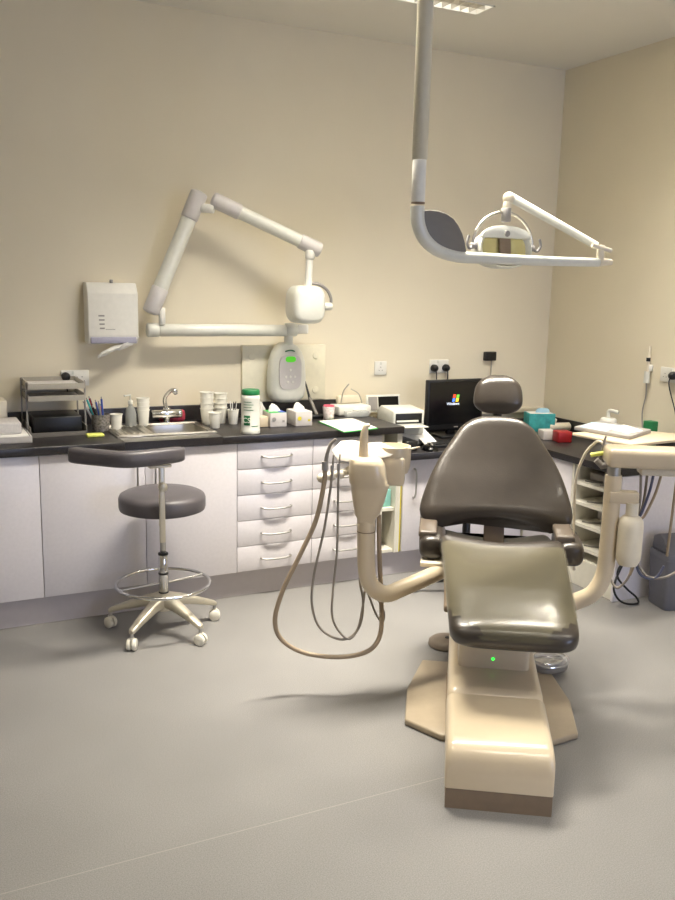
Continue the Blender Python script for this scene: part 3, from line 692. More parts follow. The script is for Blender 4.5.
K = at(328.5, 306.5, 1, -.33); MB().cyl(K+V((-.03, 0, 0)), K+V((.018, 0, 0)), .022).build('yoke_knob', 'white', t)
# ================================================================== STOOL (left)
CX0, CY0 = 1.048, -.86
t = T('wheeled_stool', 'grey vinyl operator stool on castors with curved backrest and foot ring', 'stool', (CX0, CY0, 0))
for k in range(5):
    a = math.radians(6+72*k); dx, dy_ = math.cos(a), math.sin(a)
    P = lambda r_, z: V((CX0+dx*r_, CY0+dy_*r_, z))
    lg = MB(); rr = []
    for r_, z, w_, h_ in ((.02, .16, .034, .035), (.1, .145, .028, .026), (.2, .115, .022, .018), (.265, .092, .018, .013), (.275, .088, .012, .010)):
        sd = V((-dy_, dx, 0)); rr.append([P(r_, z)+sd*p+V((0, 0, q)) for p, q in sellipse(14, w_, h_, 3)])
    l_ = lg.loft(rr).build('leg', 'alu', t)
    MB().cyl(P(.268, .05), P(.268, .085), .009).build('castor_stem', 'satin', l_)
    sd = V((-dy_, dx, 0)); ca = random.Random(k).uniform(-.6, .6); cd = (sd*math.cos(ca)+V((dx, dy_, 0))*math.sin(ca))
    c0 = P(.268, .028)
    for sg in (-1, 1): MB().lathe([(.012, 0), (.027, .002), (.028, .006), (.028, .015), (.024, .019)], c0+cd*(sg*.003), 20, axis=cd*sg).build('castor_wheel', 'castor', l_)
    MB().tube([c0+V((0, 0, .033)), c0+V((0, 0, .02))], .012, 8).build('castor_cover', 'castor', l_)
MB().lathe([(.045, .11), (.05, .13), (.04, .175), (.03, .19)], (CX0, CY0, 0), 20).build('hub', 'alu', t)
zr = ztop(CX0, CY0, 583)
zc0, zc1 = .19, ztop(CX0, CY0, 553)
MB().cyl((CX0, CY0, zc0), (CX0, CY0, zc1), .023).build('gas_cylinder', 'chrome', t)
for z in (zc0+.004, zc1-.004, (zc0+zc1)/2): MB().cyl((CX0, CY0, z-.005), (CX0, CY0, z+.005), .0245).build('collar', 'black', t)
zst = ztop(CX0, CY0, 492); zsb = zst-.085
MB().cyl((CX0, CY0, zc1), (CX0, CY0, zsb-.02), .014).build('piston', 'satin', t)
ringR = 46*pxm((CX0, CY0, zr))
rg = MB().tube([(CX0+ringR*math.cos(k*PI/24), CY0+ringR*math.sin(k*PI/24), zr) for k in range(48)], .008, 8, closed=True).build('foot_ring', 'chrome', t)
MB().tube([(CX0+.02, CY0, zr), (CX0+ringR, CY0+.06, zr)], .006, 8).tube([(CX0-.02, CY0, zr), (CX0-ringR, CY0-.03, zr)], .006, 8).build('ring_spoke', 'satin', rg)
RS = 43*pxm((CX0, CY0, zst))
MB().lathe([(RS-.02, 0), (RS-.004, .006), (RS, .02), (RS, .06), (RS-.006, .075), (RS-.025, .085), (RS*.5, .092), (.001, .094)], (CX0, CY0, zsb), 48).build('seat', 'stool', t)
MB().cyl((CX0, CY0, zsb-.02), (CX0, CY0, zsb-.0005), .06).build('seat_plate', 'alu', t)
yp = CY0-RS-.035
pz0, pz1 = ztop(CX0, yp, 541), ztop(CX0, yp, 470)
px_ = at(162, 500, 1, yp).x
MB().tube([(CX0, CY0, zsb-.012), (px_, yp+.02, zsb-.012), (px_, yp, zsb-.005)], .012, 8).build('backrest_bracket', 'alu', t)
MB().bx(px_-.013, px_+.013, yp-.006, yp+.006, pz0, pz1+.02, .003).build('backrest_post', 'alu', t)
MB().cyl((px_, yp-.006, pz1-.07), (px_, yp-.03, pz1-.07), .02).build('adjust_knob', 'alu', t)
bz = (ztop(px_, yp, 446)+ztop(px_, yp, 467))/2+.008
E1 = at(184, 456, 1, yp-.01); E2 = at(69, 455, 1, yp+.14); Mid = at(132, 458, 1, yp-.06); Mid2 = at(98, 457, 1, yp+.03)
path = catmull([V((p.x, p.y, bz)) for p in (E1, Mid, Mid2, E2)], 10); rr = []
for i, c in enumerate(path):
    tg = (path[min(i+1, len(path)-1)]-path[max(i-1, 0)]).normalized(); sd = V((-tg.y, tg.x, 0))
    dd = min(i, len(path)-1-i)/4; k_ = math.sqrt(max(.06, 1-(1-min(1, dd))**2)) if dd < 1 else 1
    rr.append([c+sd*p+V((0, 0, q)) for p, q in sellipse(18, .03*k_, .036*(.75+.25*k_), 3.2)])
MB().loft(rr).build('backrest', 'stool', t)
MB().box((px_-.01, yp, bz-.049), (.10, .05, .012), .003).build('backrest_plate', 'alu', t)
# ================================================================== MONITOR etc
MX = at(452, 400, 1, -.25).x
t = T('monitor', 'black flat monitor showing a start-up logo', 'monitor', (MX, -.2, DZ1+.0005), .0)
mz1 = ztop(MX-.1, -.25, 380); mz0 = ztop(MX-.1, -.25, 430); ml = at(427.5, 400, 1, -.25).x; mr = at(483, 400, 1, -.25).x
MB().bx(ml, mr, -.25, -.215, mz0, mz1, .006).build('casing', 'black', t)
MB().bx(ml+.015, mr-.015, -.2515, -.249, mz0+.035, mz1-.015).build('screen', 'black_gloss', t)
MB().bx((ml+mr)/2-.03, (ml+mr)/2+.03, -.215, -.19, DZ1+.01, mz0+.15, .004).build('stand_neck', 'black', t)
MB().bx((ml+mr)/2-.12, (ml+mr)/2+.12, -.29, -.10, DZ1+.0005, DZ1+.015, .004).build('stand_foot', 'black', t)
LG = at(456, 398, 1, -.252); q = .022
for name, dx, dz, mt in (('logo_red', -.013, .013, 'e_red'), ('logo_green', .013, .011, 'e_green'), ('logo_blue', -.017, -.011, 'e_blue'), ('logo_yellow', .009, -.013, 'e_yel')):
    c = LG+V((dx, 0, dz)); MB().prism([(c.x-.011, c.z-.012), (c.x+.009, c.z-.010), (c.x+.013, c.z+.010), (c.x-.007, c.z+.011)], -.2525, -.2516, 'y').build(name, mt, t)
textmesh('Windows', .024, Matrix.Translation((LG.x-.02, -.2522, LG.z-.036)) @ FACING, .0004).build('logo_text', 'wht_e', t)
MB().box((mr-.2, -.251, mz0+.015), (.03, .002, .006)).build('badge', 'grey_pl', t)
t = T('keyboard', 'black keyboard on the desk before the monitor', 'keyboard', (2.98, -.50, DZ1+.0005), 0)
MB().bx(2.74, 3.17, -.56, -.42, DZ1+.0005, DZ1+.018, .004).build('base', 'black', t)
kk = MB()
for i in range(14):
    for j in range(5): kk.bx(2.75+i*.0295, 2.75+i*.0295+.025, -.55+j*.025, -.55+j*.025+.021, DZ1+.018, DZ1+.023, .002)
kk.build('keys', 'black', t)
P = at(432, 448, 2, DZ1)
P = V((2.70, -.60, 0))
t = T('mouse', 'black computer mouse at the desk edge', 'mouse', (P.x, P.y, DZ1+.0005))
rr = []
for f, k_, h_ in ((0, .5, .3), (.1, .8, .6), (.3, 1, .9), (.6, 1, 1), (.85, .85, .7), (1, .5, .3)):
    rr.append([V((P.x+p, P.y-.055+.11*f, DZ1+.001+max(0, qv))) for p, qv in [(x_*k_*.034, (y_+.0)*h_*.034) for x_, y_ in sellipse(18, 1.25, 1.1, 2.4)]])
MB().loft(rr).build('shell', 'black_gloss', t)
MB().cyl((P.x-.003, P.y-.02, DZ1+.034), (P.x+.003, P.y-.02, DZ1+.034), .008, n=12).build('scroll_wheel', 'grey_pl', t)
# swivel chair stem & base hidden mostly behind the dental chair
S = at(461, 585, 2, 0); S = V((2.72, -.98, 0))
t = T('office_stool', 'black wheeled stool mostly hidden behind the dental chair', 'stool', S)
SR = V((2.473, -.86, 0))-S; a0 = math.atan2(SR.y, SR.x)
for k in range(5):
    a = a0+k*2*PI/5; e = S+V((math.cos(a), math.sin(a), 0))*SR.length
    l_ = MB().tube([S+V((0, 0, .09)), S.lerp(e, .6)+V((0, 0, .07)), e+V((0, 0, .055))], [.02, .012], 8).build('leg', 'black', t)
    MB().cyl(e+V((-.012, 0, .025)), e+V((.012, 0, .025)), .0245).build('castor_wheel', 'black', l_)
MB().cyl(S+V((0, 0, .08)), S+V((0, 0, .47)), .022).build('gas_cylinder', 'black', t)
MB().lathe([(.16, 0), (.18, .01), (.185, .04), (.16, .06), (.001, .065)], S+V((.06, 0, .47)), 28).build('seat', 'black', t)
# ================================================================== RIGHT COUNTER ITEMS
ZR = DZ1+.0005
def rbox(name, label, cat, u, v, wpx, hpx, dep, m_, rz=0, bev=.003):
    P = at(u, v, 2, DZ1); z1 = ztop(P.x, P.y, v-hpx); w_ = wpx*pxm(P)
    t = MB().box((0, dep/2, (z1-DZ1)/2), (w_, dep, z1-DZ1), bev).build(name, m_, loc=(0, 0, 0)); t.location = (P.x, P.y, ZR); t.rotation_euler = (0, 0, rz); return tag(t, label, cat)
P = at(538, 428, 2, DZ1)
t = T('tissue_box', 'teal and white tissue box in the room corner', 'tissue box', (3.80, -.22, ZR), -.35)
MB().box((0, 0, .06), (.18, .12, .12), .003).build('carton', 'teal', t, local=True)
MB().box((0, .0, .1208), (.16, .11, .001)).build('print_panel', 'paper', t, local=True)
MB().loft([[V((p+.02, q, .121+z)) for p, q in sellipse(12, a, .01, 2)] for z, a in ((0, .05), (.02, .045), (.03, .03))]).build('tissue', 'blue_paper', t, local=True)
rbox('box', 'small white carton with print beside the red box', 'box', 550, 440, 14, 9, .09, 'grey_box', -.25)
rbox('sharps_box', 'translucent red box on the right counter', 'box', 565, 443, 15, 11, .09, 'red', -.25, .006)
P = at(553, 432, 2, DZ1)
tag(MB().lathe([(.03, 0), (.034, .003), (.034, .062), (.036, .064), (.036, .078), (.03, .082)], (P.x+.03, P.y+.06, ZR), 20).build('tub', 'white'), 'round white tub behind the small white carton', 'tub')
P = at(566, 432, 2, DZ1)
t = T('squeeze_bottle', 'cream squeeze bottle with green cap lying by the red box', 'bottle', (P.x, P.y+.05, ZR))
MB().cyl((P.x-.1, P.y+.06, ZR+.03), (P.x+.05, P.y+.03, ZR+.03), .028).build('bottle_body', 'cream2', t)
MB().cyl((P.x+.052, P.y+.0297, ZR+.03), (P.x+.085, P.y+.024, ZR+.03), .014, .01).build('cap', 'green', t)
# white pot
P = at(607, 425, 2, .86); P = at(608, 425, 0, W-.12)
t = T('tape_dispenser', 'white pump pot against the right wall', 'pot', (P.x, P.y, ZR))
zt_ = at(608, 409, 0, P.x).z; 
MB().lathe([(.045, 0), (.05, .004), (.05, P.z-ZR+.035), (.04, P.z-ZR+.045)], (P.x, P.y, ZR), 22).build('pot_body', 'white_dull', t)
MB().lathe([(.051, 0), (.051, .012)], (P.x, P.y, P.z-.01), 22).build('blue_band', 'blue', t)
MB().tube(catmull([(P.x, P.y, P.z+.04), (P.x, P.y, zt_-.01), (P.x+.02, P.y-.06, zt_-.015)], 4), .012, 10).build('spout', 'white', t)
P = at(650, 432, 0, W-.1)
tag(MB().box((P.x, P.y, ZR+(ztop(P.x, P.y, 421)-ZR)/2), (.06, .06, ztop(P.x, P.y, 421)-ZR), .004).build('carton', 'green'), 'green box against the right wall under the handpiece', 'box')
# ================================================================== DENTAL CHAIR
ch = T('dental_chair', 'reclined taupe dental chair on cream base with oval headrest', 'dental chair', CO, CROT)
LO = dict(local=True)
pl = [(-.19, .43), (-.33, .53), (-.335, .80), (-.28, 1.10), (.28, 1.10), (.335, .80), (.33, .53), (.19, .43)]
MB().prism(pl, .001, .028, bev=.008).build('floor_plate', 'plate', ch, **LO)
MB().bx(-.172, .172, .003, .88, .028, .072).bx(-.172, .172, .003, .43, .0005, .03).build('base_skirt', 'brown', ch, **LO)
bc = MB(); rr = []
for s_, z, w_ in ((0, .168, .158), (.004, .182, .168), (.015, .198, .174), (.035, .212, .175), (.07, .220, .175), (.25, .226, .175), (.3, .232, .175)):
    rr.append([V((p, s_, z-.1+ (q if q > 0 else q*(.1-(.172-z)*0)/.1))) for p, q in sellipse(40, w_, .1, 9)])
def slab(mb, st, zb):
    rr = []
    for s_, z, w_ in st:
        R = min(.028, (z-zb)*.4); pts = [(-w_, zb), (w_, zb)]
        for k in range(7): a = k/6*PI/2; pts.append((w_-R+R*math.cos(a), z-R+R*math.sin(a)))
        for k in range(7): a = PI/2+k/6*PI/2; pts.append((-w_+R+R*math.cos(a), z-R+R*math.sin(a)))
        rr.append([V((p, s_, q)) for p, q in pts])
    return mb.loft(rr)
slab(MB(), [(.0, .150, .168), (.002, .168, .172), (.010, .190, .175), (.024, .207, .176), (.045, .217, .176), (.08, .223, .176), (.2, .227, .176), (.365, .231, .176)], .073).build('base_cover', 'cream', ch, **LO)
slab(MB(), [(.366, .224, .170), (.371, .234, .172), (.41, .244, .172), (.6, .252, .170), (.86, .272, .168), (.89, .25, .16)], .073).build('rear_base_cover', 'cream', ch, **LO)
hs = MB().bx(-.135, .135, .555, .96, .235, .40, .02, seg=3).build('lift_housing', 'cream', ch, **LO)
P = cpx(493, 659, .555); MB().lathe([(.006, 0), (.005, .003)], (P.x, .5555, P.z), 14, axis=(0, -1, 0)).build('power_light', 'led', hs, **LO)
MB().prism([(.70, .38), (.70, .47), (1.22, .50), (1.22, .42), (1.0, .36)], -.12, .12, 'x', .01).build('lift_arm', 'brown', ch, **LO)
MB().bx(-.20, .20, .52, 1.28, .475, .505, .01).build('seat_frame', 'brown', ch, **LO)
def Tc(s_): return .050-.036*(s_-.3)
def smooth_interp(tab, x):
    if x <= tab[0][0]: return tab[0][1:]
    for a_, b_ in zip(tab, tab[1:]):
        if x <= b_[0]:
            t_ = (x-a_[0])/(b_[0]-a_[0]); return tuple(p+(q-p)*t_ for p, q in zip(a_[1:], b_[1:]))
    return tab[-1][1:]
def cushion(tab, Rw, Rh, e=4, n=36, ns=48, dip=None, tc=Tc, off=0, keep=None, bow=0):
    # tab: rows (s, z, halfwidth, halfthick); path centre in the s,z plane
    ctrl = catmull([(r_[0], r_[1], 0) for r_ in tab], 12); wt = catmull([(r_[2], r_[3], 0) for r_ in tab], 12)
    L = [0]
    for a_, b_ in zip(ctrl, ctrl[1:]): L.append(L[-1]+(b_-a_).length)
    tot = L[-1]; rr = []
    us = [0, .006, .015, .03, .05, .08, .12]; us = us+[.12+.76*k/ns for k in range(1, ns)]+[1-x for x in reversed(us)]
    us = [.0004]+us[1:-1]+[.9996]
    for u_ in us:
        d_ = u_*tot; i = max(k for k in range(len(L)) if L[k] <= d_+1e-9); i = min(i, len(L)-2)
        f = (d_-L[i])/(L[i+1]-L[i]); c = ctrl[i].lerp(ctrl[i+1], f); w_ = wt[i].lerp(wt[i+1], f)
        tg = (ctrl[min(i+2, len(ctrl)-1)]-ctrl[max(0, i-1)]).normalized(); N_ = V((-tg.y, tg.x, 0))
        de = min(d_, tot-d_); rw = Rw[0] if d_ < tot/2 else Rw[1]
        hw = w_.x-(rw*(1-math.sqrt(max(0, 1-(1-de/rw)**2))) if de < rw else 0)
        hh = w_.y*(math.sqrt(max(.0, 1-(1-de/Rh)**2))*.96+.04 if de < Rh else 1)
        ring = []
        for p, q in sellipse(n, hw+off, hh+off, e):
            x_ = p/max(hw, .001); dp = dip(u_, x_) if dip else 0
            q2 = q-(dp if q > 0 else dp*.2)
            bw_ = bow*(x_*x_)*(1-u_)**3
            ring.append(V((p+tc(c.x), c.x+N_.x*q2-tg.x*bw_, c.y+N_.y*q2-tg.y*bw_)))
        rr.append(ring)
    return rr
seat_tab = [(.285, .462, .226, .048), (.40, .496, .229, .05), (.6, .558, .236, .052), (.80, .610, .243, .054), (.93, .628, .250, .055), (1.05, .585, .256, .05), (1.2, .56, .258, .048), (1.34, .56, .25, .045)]
sdip = lambda u_, x_: .05*(1-min(1, x_*x_))*max(0, min(1, (u_-.25)*2.2))
rs = cushion(seat_tab, (.075, .06), .05, 4, dip=sdip, ns=56)
seat = MB().loft(rs).build('seat_cushion', 'leather', ch, **LO)
rs2 = cushion(seat_tab, (.075, .06), .05, 4, dip=sdip, ns=56, off=.0065)
cv = MB(); n = 36; cf = []
for p in (p for r_ in rs2 for p in r_): p.z += .0018*math.sin(p.y*34+2*math.sin(p.x*9))*math.sin(p.x*17+p.y*5)
for i in range(0, 37):
    for k in range(-3 if i < 6 else 0, 21 if i < 6 else 18):
        ids = (i*n+k % n, i*n+(k+1) % n, (i+1)*n+(k+1) % n, (i+1)*n+k % n)
        q = [rs2[a//n][a % n] for a in ids]
        cx_ = sum(p.x for p in q)/4-Tc(q[0].y); sy = sum(p.y for p in q)/4
        if abs(cx_) > .222 and q[0].z < rs2[i][9].z-.03: continue
        if sy < .40 and abs(cx_) > .105+.115*(sy-.27)/.11: continue
        cf.append(ids)
used = sorted({a for f in cf for a in f}); mpx = {a: b_ for b_, a in enumerate(used)}
cv.add([rs2[a//n][a % n] for a in used], [tuple(mpx[a] for a in f) for f in cf], True)
cv.build('clear_cover', 'sleeve', seat, **LO)
# seat side bolsters and arm rests
for sg, (u, v), (u2, v2) in ((-1, (432, 546), (428, 530)), (1, (569, 553), (565, 535))):
    P = cpx(u, v, 1.08); Q = cpx(u2, v2, 1.06)
    rr = []
    for f, k_ in ((0, .62), (.03, .85), (.1, .96), (.3, 1), (.7, 1), (.9, .85), (1, .4)):
        rr.append([V((P.x+p*k_+sg*.0, 1.0+.34*f, P.z+.01+q*k_)) for p, q in sellipse(24, .058, .055, 3)])
    MB().loft(rr).build('side_bolster', 'leather', ch, **LO)
    ar = MB().box((Q.x, 1.16, Q.z-.004), (.08, .26, .034), .012, rot=(.08, 0, 0), seg=3).build('armrest', 'arm_grey', ch, **LO)
    MB().box((Q.x, 1.045, Q.z-.034), (.072, .03, .075), .012, seg=3).build('armrest_front', 'arm_grey', ar, **LO)
# back rest
back = [(1.212, .672, .285, .035), (1.222, .695, .325, .045), (1.245, .735, .338, .052), (1.29, .820, .309, .053), (1.345, .905, .265, .052), (1.39, .975, .216, .05), (1.43, 1.04, .170, .045), (1.465, 1.095, .12, .035)]
bdip = lambda u_, x_: .03*(1-min(1, x_*x_))*math.sin(PI*min(1, max(0, u_)))
rb = cushion(back, (.05, .075), .045, 2.9, n=40, ns=50, dip=bdip, tc=lambda s_: .016, bow=.055)
bk = MB().loft(rb).build('backrest', 'leather', ch, **LO)
MB().prism([(1.18, .48), (1.24, .48), (1.33, .72), (1.49, 1.05), (1.47, 1.06), (1.30, .74)], -.045+.016, .045+.016, 'x', .006).build('back_support', 'brown', ch, **LO)
# head rest
hp = cpx(496.5, 412, 1.52)
head = [(1.50, 1.10, .088, .03), (1.515, 1.13, .110, .042), (1.53, 1.17, .114, .047), (1.55, 1.22, .104, .045), (1.57, 1.265, .078, .035)]
rh = cushion(head, (.05, .065), .05, 2.4, n=32, ns=26, tc=lambda s_: .018, dip=lambda u_, x_: .008*(1-x_*x_))
zh0, zh1 = cpx(496, 413, 1.52).z, cpx(496, 375, 1.56).z
kz = (zh1-zh0)/(1.265-1.10)
for rg_ in rh:
    for p in rg_: p.z = zh0+(p.z-1.10)*kz
MB().loft(rh).build('headrest', 'leather', ch, **LO)
MB().tube([(.018, 1.50, 1.02), (.018, 1.545, zh0+.05)], .022, 10).build('headrest_stem', 'black', ch, **LO)
# left arm carrying the cuspidor
a_ = [cpx(450, 566, 1.02), cpx(437, 573, .98), cpx(405, 587, .86), cpx(385, 594, .80), cpx(371, 585, .79), cpx(366.5, 568, .79), cpx(366, 540, .79), cpx(366, 520, .79)]
arm = MB().tube(catmull(a_, 8), [.034, .037], 18).build('cuspidor_arm', 'cream', ch, **LO)
P = cpx(433, 568, 1.0); MB().box((P.x-.0, 1.02, P.z+.022), (.11, .10, .02), .004).build('arm_mount', 'cream2', ch, **LO)
P = cpx(366, 531, .79); MB().cyl(P-V((0, 0, .002)), P+V((0, 0, .002)), .0375).build('arm_joint_line', 'brown', arm, **LO)
# right arm
b_ = [cpx(560, 606, .92), cpx(580, 600, .92), cpx(594, 592, .91), cpx(604, 574, .91), cpx(608, 545, .91), cpx(611, 510, .91), cpx(613.5, 475, .91)]
MB().tube(catmull(b_, 8), [.036, .033], 18).build('delivery_arm', 'cream', ch, **LO)
# ------------------------------------------------------------------ cuspidor unit
B = cpx(370, 520, .79); zlow = cpx(370, 510, .79).z; ztp = cpx(372, 455, .79).z
cu = T('cuspidor_unit', 'cream cuspidor unit with bowl, cone and hose holder', 'cuspidor unit', CO+CR*B.x+CA*.79, CROT)
WM[cu] = Matrix.Translation(CO+CR*B.x+CA*.79) @ Matrix.Rotation(CROT, 4, 'Z')
def W2(P): return CO+CR*P[0]+CA*P[1]+V((0, 0, P[2]))       # chair frame to world
rr = []
m_p = pxm(W2((B.x, .79, 1)))
for (ul, ur, v, dd) in ((357, 375, 522, .032), (357, 376, 518, .04), (354.5, 380, 513, .05), (352.5, 385, 500, .06), (351, 388, 489, .066), (350.5, 389.5, 483.5, .068), (349.5, 388, 482, .075), (349, 387, 475, .077), (349.5, 385, 463, .076), (351, 382, 458, .07), (355, 378, 456.2, .055)):
    c = cpx((ul+ur)/2, v, .79); hw = (ur-ul)/2*m_p
    rr.append([W2((c.x+p, .79+q, c.z)) for p, q in sellipse(28, hw, dd, 3)])
MB().loft(rr).build('housing', 'cream', cu)
c = cpx(393, 462, .86); zt2 = cpx(393, 446, .86).z; zb2 = cpx(393, 473, .86).z; R2 = .072
bo = MB(); bcw = W2((c.x, .87, 0)); 
prof = [(.03, zb2), (R2*.85, zb2+.003), (R2*.98, zb2+.03), (R2, zt2-.01), (R2*.98, zt2), (R2*.88, zt2), (R2*.8, zt2-.02), (R2*.4, zt2-.05), (.004, zt2-.055)]
bo.lathe(prof, (bcw.x, bcw.y, 0), 32, cap=False).build('bowl', 'cream', cu)
c2 = cpx(392, 478, .83); MB().prism([W2((B.x+.02, .79, 0)).to_2d(), W2((c.x+.05, .80, 0)).to_2d(), W2((c.x+.05, .90, 0)).to_2d(), W2((B.x+.0, .88, 0)).to_2d()], zlow+.10, zt2-.035, bev=.012).build('bowl_bracket', 'cream', cu)
# spout cone
s0 = cpx(363.5, 457, .79); s1 = cpx(364, 438, .79); s2 = cpx(366, 427, .79); s3 = cpx(370, 425.5, .79)
MB().tube(catmull([W2(p) for p in (s0, s1, s2, s3)], 6), [.021, .017, .012, .006], 14).build('rinse_spout', 'cream', cu)
f0 = cpx(411, 449, .84); f1 = cpx(420, 447, .84); MB().tube([W2(cpx(404, 449, .84)), W2(f0), W2(f1)], [.007, .003], 8).build('filler_nozzle', 'cream', cu)
# holder
h0 = cpx(352, 470, .79); h1 = cpx(321, 478, .74)
ho = MB().tube([W2(cpx(358, 468, .79)), W2(h0), W2(h1)], .014, 12)
for u, v in ((322, 478), (331, 476), (340, 474), (350, 470.5)):
    p = W2(cpx(u, v, .75+(u-322)*.0013)); ho.ball(p, .022, 12, (1, 1, .9))
ho.build('hose_holder', 'cream2', cu)
# paper bib: top-level
cl = MB(); ptsb = [(332, 450), (341, 441), (352, 440), (368, 443), (380, 442), (399, 450), (390, 456), (375, 459), (352, 462), (338, 460)]
zz = cpx(360, 452, .8).z
ctr = None; top = []; bot = []; rng = random.Random(9)
for u, v in ptsb:
    p = W2(cpx(u, v, .79+(456-v)*.004)); top.append(p)
N_ = len(top); cc = sum(top, V())/N_+V((0, 0, .006))
mid = [cc.lerp(p, .55)+V((0, 0, rng.uniform(-.002, .010))) for p in top]
up = V((0, 0, .0015))
vs = [cc]+mid+top+[cc-up]+[p-up for p in mid]+[p-up for p in top]; o2 = 1+2*N_; fs = []
for k in range(N_):
    j = (k+1) % N_
    fs += [(0, 1+k, 1+j), (1+k, 1+N_+k, 1+N_+j, 1+j), (o2, o2+1+j, o2+1+k), (o2+1+k, o2+1+j, o2+1+N_+j, o2+1+N_+k), (1+N_+k, o2+1+N_+k, o2+1+N_+j, 1+N_+j)]
cl.add(vs, fs); tag(cl.build('paper_bib', 'bib'), 'white paper tissue draped over the cuspidor unit', 'paper bib')
# hoses with handpieces
def hose(pts, r, m_, head, label, s_=.78, hm='hose2'):
    W_ = [W2(cpx(u, v, sx_)) for u, v, sx_ in pts]
    t = T('suction_hose', label, 'hose', W_[0])
    MB().tube(catmull(W_, 7), r, 10).build('tubing', m_, t)
    Hh = [W2(cpx(u, v, sx_)) for u, v, sx_ in head]
    MB().tube(catmull(Hh, 5), [r*.85, r*.6], 10).build('handpiece_tip', hm, t)
    MB().tube([W_[0], W_[0].lerp(Hh[0], .0)+V((0, 0, .035))], r*1.35, 12).build('connector', 'grey_pl', t)
    return t
hose([(325, 470, .72), (324, 484, .72), (316, 520, .72), (300, 555, .71), (283, 590, .70), (275, 620, .70), (282, 640, .71), (305, 653, .73), (340, 657, .75), (368, 651, .78), (380, 635, .82), (381.5, 605, .84), (380, 570, .85), (379, 535, .85), (379, 515, .85)], .0098, 'hose', [(325, 470, .72), (327, 455, .72), (331, 444, .72), (336, 439, .72)], 'thick taupe suction hose looping from cuspidor to near the floor')
hose([(332, 474, .74), (330, 492, .74), (324, 530, .73), (314, 575, .73), (312, 605, .73), (320, 628, .74), (338, 639, .76), (352, 636, .78), (361, 622, .80), (363, 600, .81), (360, 575, .82), (370, 530, .84), (374, 515, .85)], .0052, 'hose2', [(332, 474, .74), (333, 462, .74), (333.5, 455, .74)], 'slim grey tube hanging widest between cuspidor and drawers')
hose([(338.5, 472, .75), (338, 500, .75), (337, 550, .75), (333, 590, .75), (332, 615, .75), (338, 630, .76), (349, 639, .77), (358, 628, .79), (363, 605, .80), (366, 590, .82), (375, 612, .84), (382, 622, .85), (384, 612, .86), (377, 595, .87), (374, 560, .87), (375, 515, .86)], .0048, 'hose2', [(338.5, 472, .75), (339.5, 462, .75), (340, 454, .75)], 'slim grey tube hanging closest to the cuspidor column')
# ------------------------------------------------------------------ delivery bar on the right
b0 = cpx(613.5, 475, .91)
du = T('delivery_unit', 'cream instrument delivery bar with water bottle on bent arm', 'delivery unit', W2((b0.x, .91, b0.z)), CROT)
z1 = cpx(612, 447, .91).z; z0 = cpx(612, 466, .91).z; xl = cpx(606, 455, .91).x
MB().tube([W2((b0.x, .91, b0.z-.001)), W2((b0.x, .91, z0+.003))], .027, 16).build('swivel', 'satin', du)
bar = MB(); bar.box((xl+.40, .93, (z0+z1)/2), (.80, .15, z1-z0), .022, seg=4)
bar.v = [W2(p) for p in bar.v]; bar.build('delivery_bar', 'cream', du)
ub = MB(); ub.box((xl+.45, .95, z0-.018), (.62, .09, .03), .008); ub.v = [W2(p) for p in ub.v]; ub.build('underside_panel', 'cream2', du)
P = cpx(626, 497, .90); q0 = cpx(616, 492, .9); q1 = cpx(640, 506, .9)
br = MB(); br.box(((q0.x+q1.x)/2-.02, .90, P.z), (q1.x-q0.x+.02, .05, .05), .008, seg=3); br.v = [W2(p) for p in br.v]; br.build('bottle_bracket', 'cream', du)
P = cpx(629.5, 540, .88); zt_, zb_ = cpx(629, 515, .88).z, cpx(629, 566, .88).z; Rb = 12.4*pxm(W2(P))
Lb = zt_-zb_
pw = W2((P.x, .88, zb_))
MB().lathe([(Rb*.3, 0), (Rb*.75, .006), (Rb*.97, .03), (Rb, .05), (Rb, Lb-.045), (Rb*.95, Lb-.022), (Rb*.7, Lb-.005), (Rb*.35, Lb), (Rb*.35, Lb+.02)], pw, 28).build('water_bottle', 'ivory', du)
MB().lathe([(Rb*.5, 0), (Rb*.5, .05)], pw+V((0, 0, Lb)), 20).build('bottle_cap', 'cream2', du)
# holder clutter left of the bar
P = cpx(601, 465, .95)
hh_ = MB().tube([W2(cpx(596, 460, .95)), W2(cpx(602, 466, .95)), W2(cpx(610, 464, .93))], [.012, .016], 10); hh_.build('syringe_holder', 'grey_pl', du)
pts = [(607, 474, .97), (608.5, 520, .97), (609, 560, 1.0), (611, 590, 1.05), (604, 580, 1.1)]
tag(MB().tube(catmull([W2(cpx(*p)) for p in [(574, 600-30, 1.15), (574, 520, 1.15), (576, 480, 1.12), (584, 456, 1.08), (595, 443, 1.04), (601, 442, 1.0), (607, 449, .98)]], 7), .006, 8).build('instrument_hose', 'cream2'), 'cream hose arching over left of the delivery bar', 'hose')
tag(MB().tube([W2(cpx(591, 455, 1.0)), W2(cpx(604, 453, .98))], .009, 10).build('syringe', 'lemon'), 'pale yellow handled syringe resting beside the delivery bar end', 'syringe')
tag(MB().tube([W2(cpx(600, 460, 1.0)), W2(cpx(606, 436, .98))], [.008, .004], 8).build('scaler_handpiece', 'grey_pl'), 'grey handpiece standing in the holder beside the delivery bar', 'handpiece')
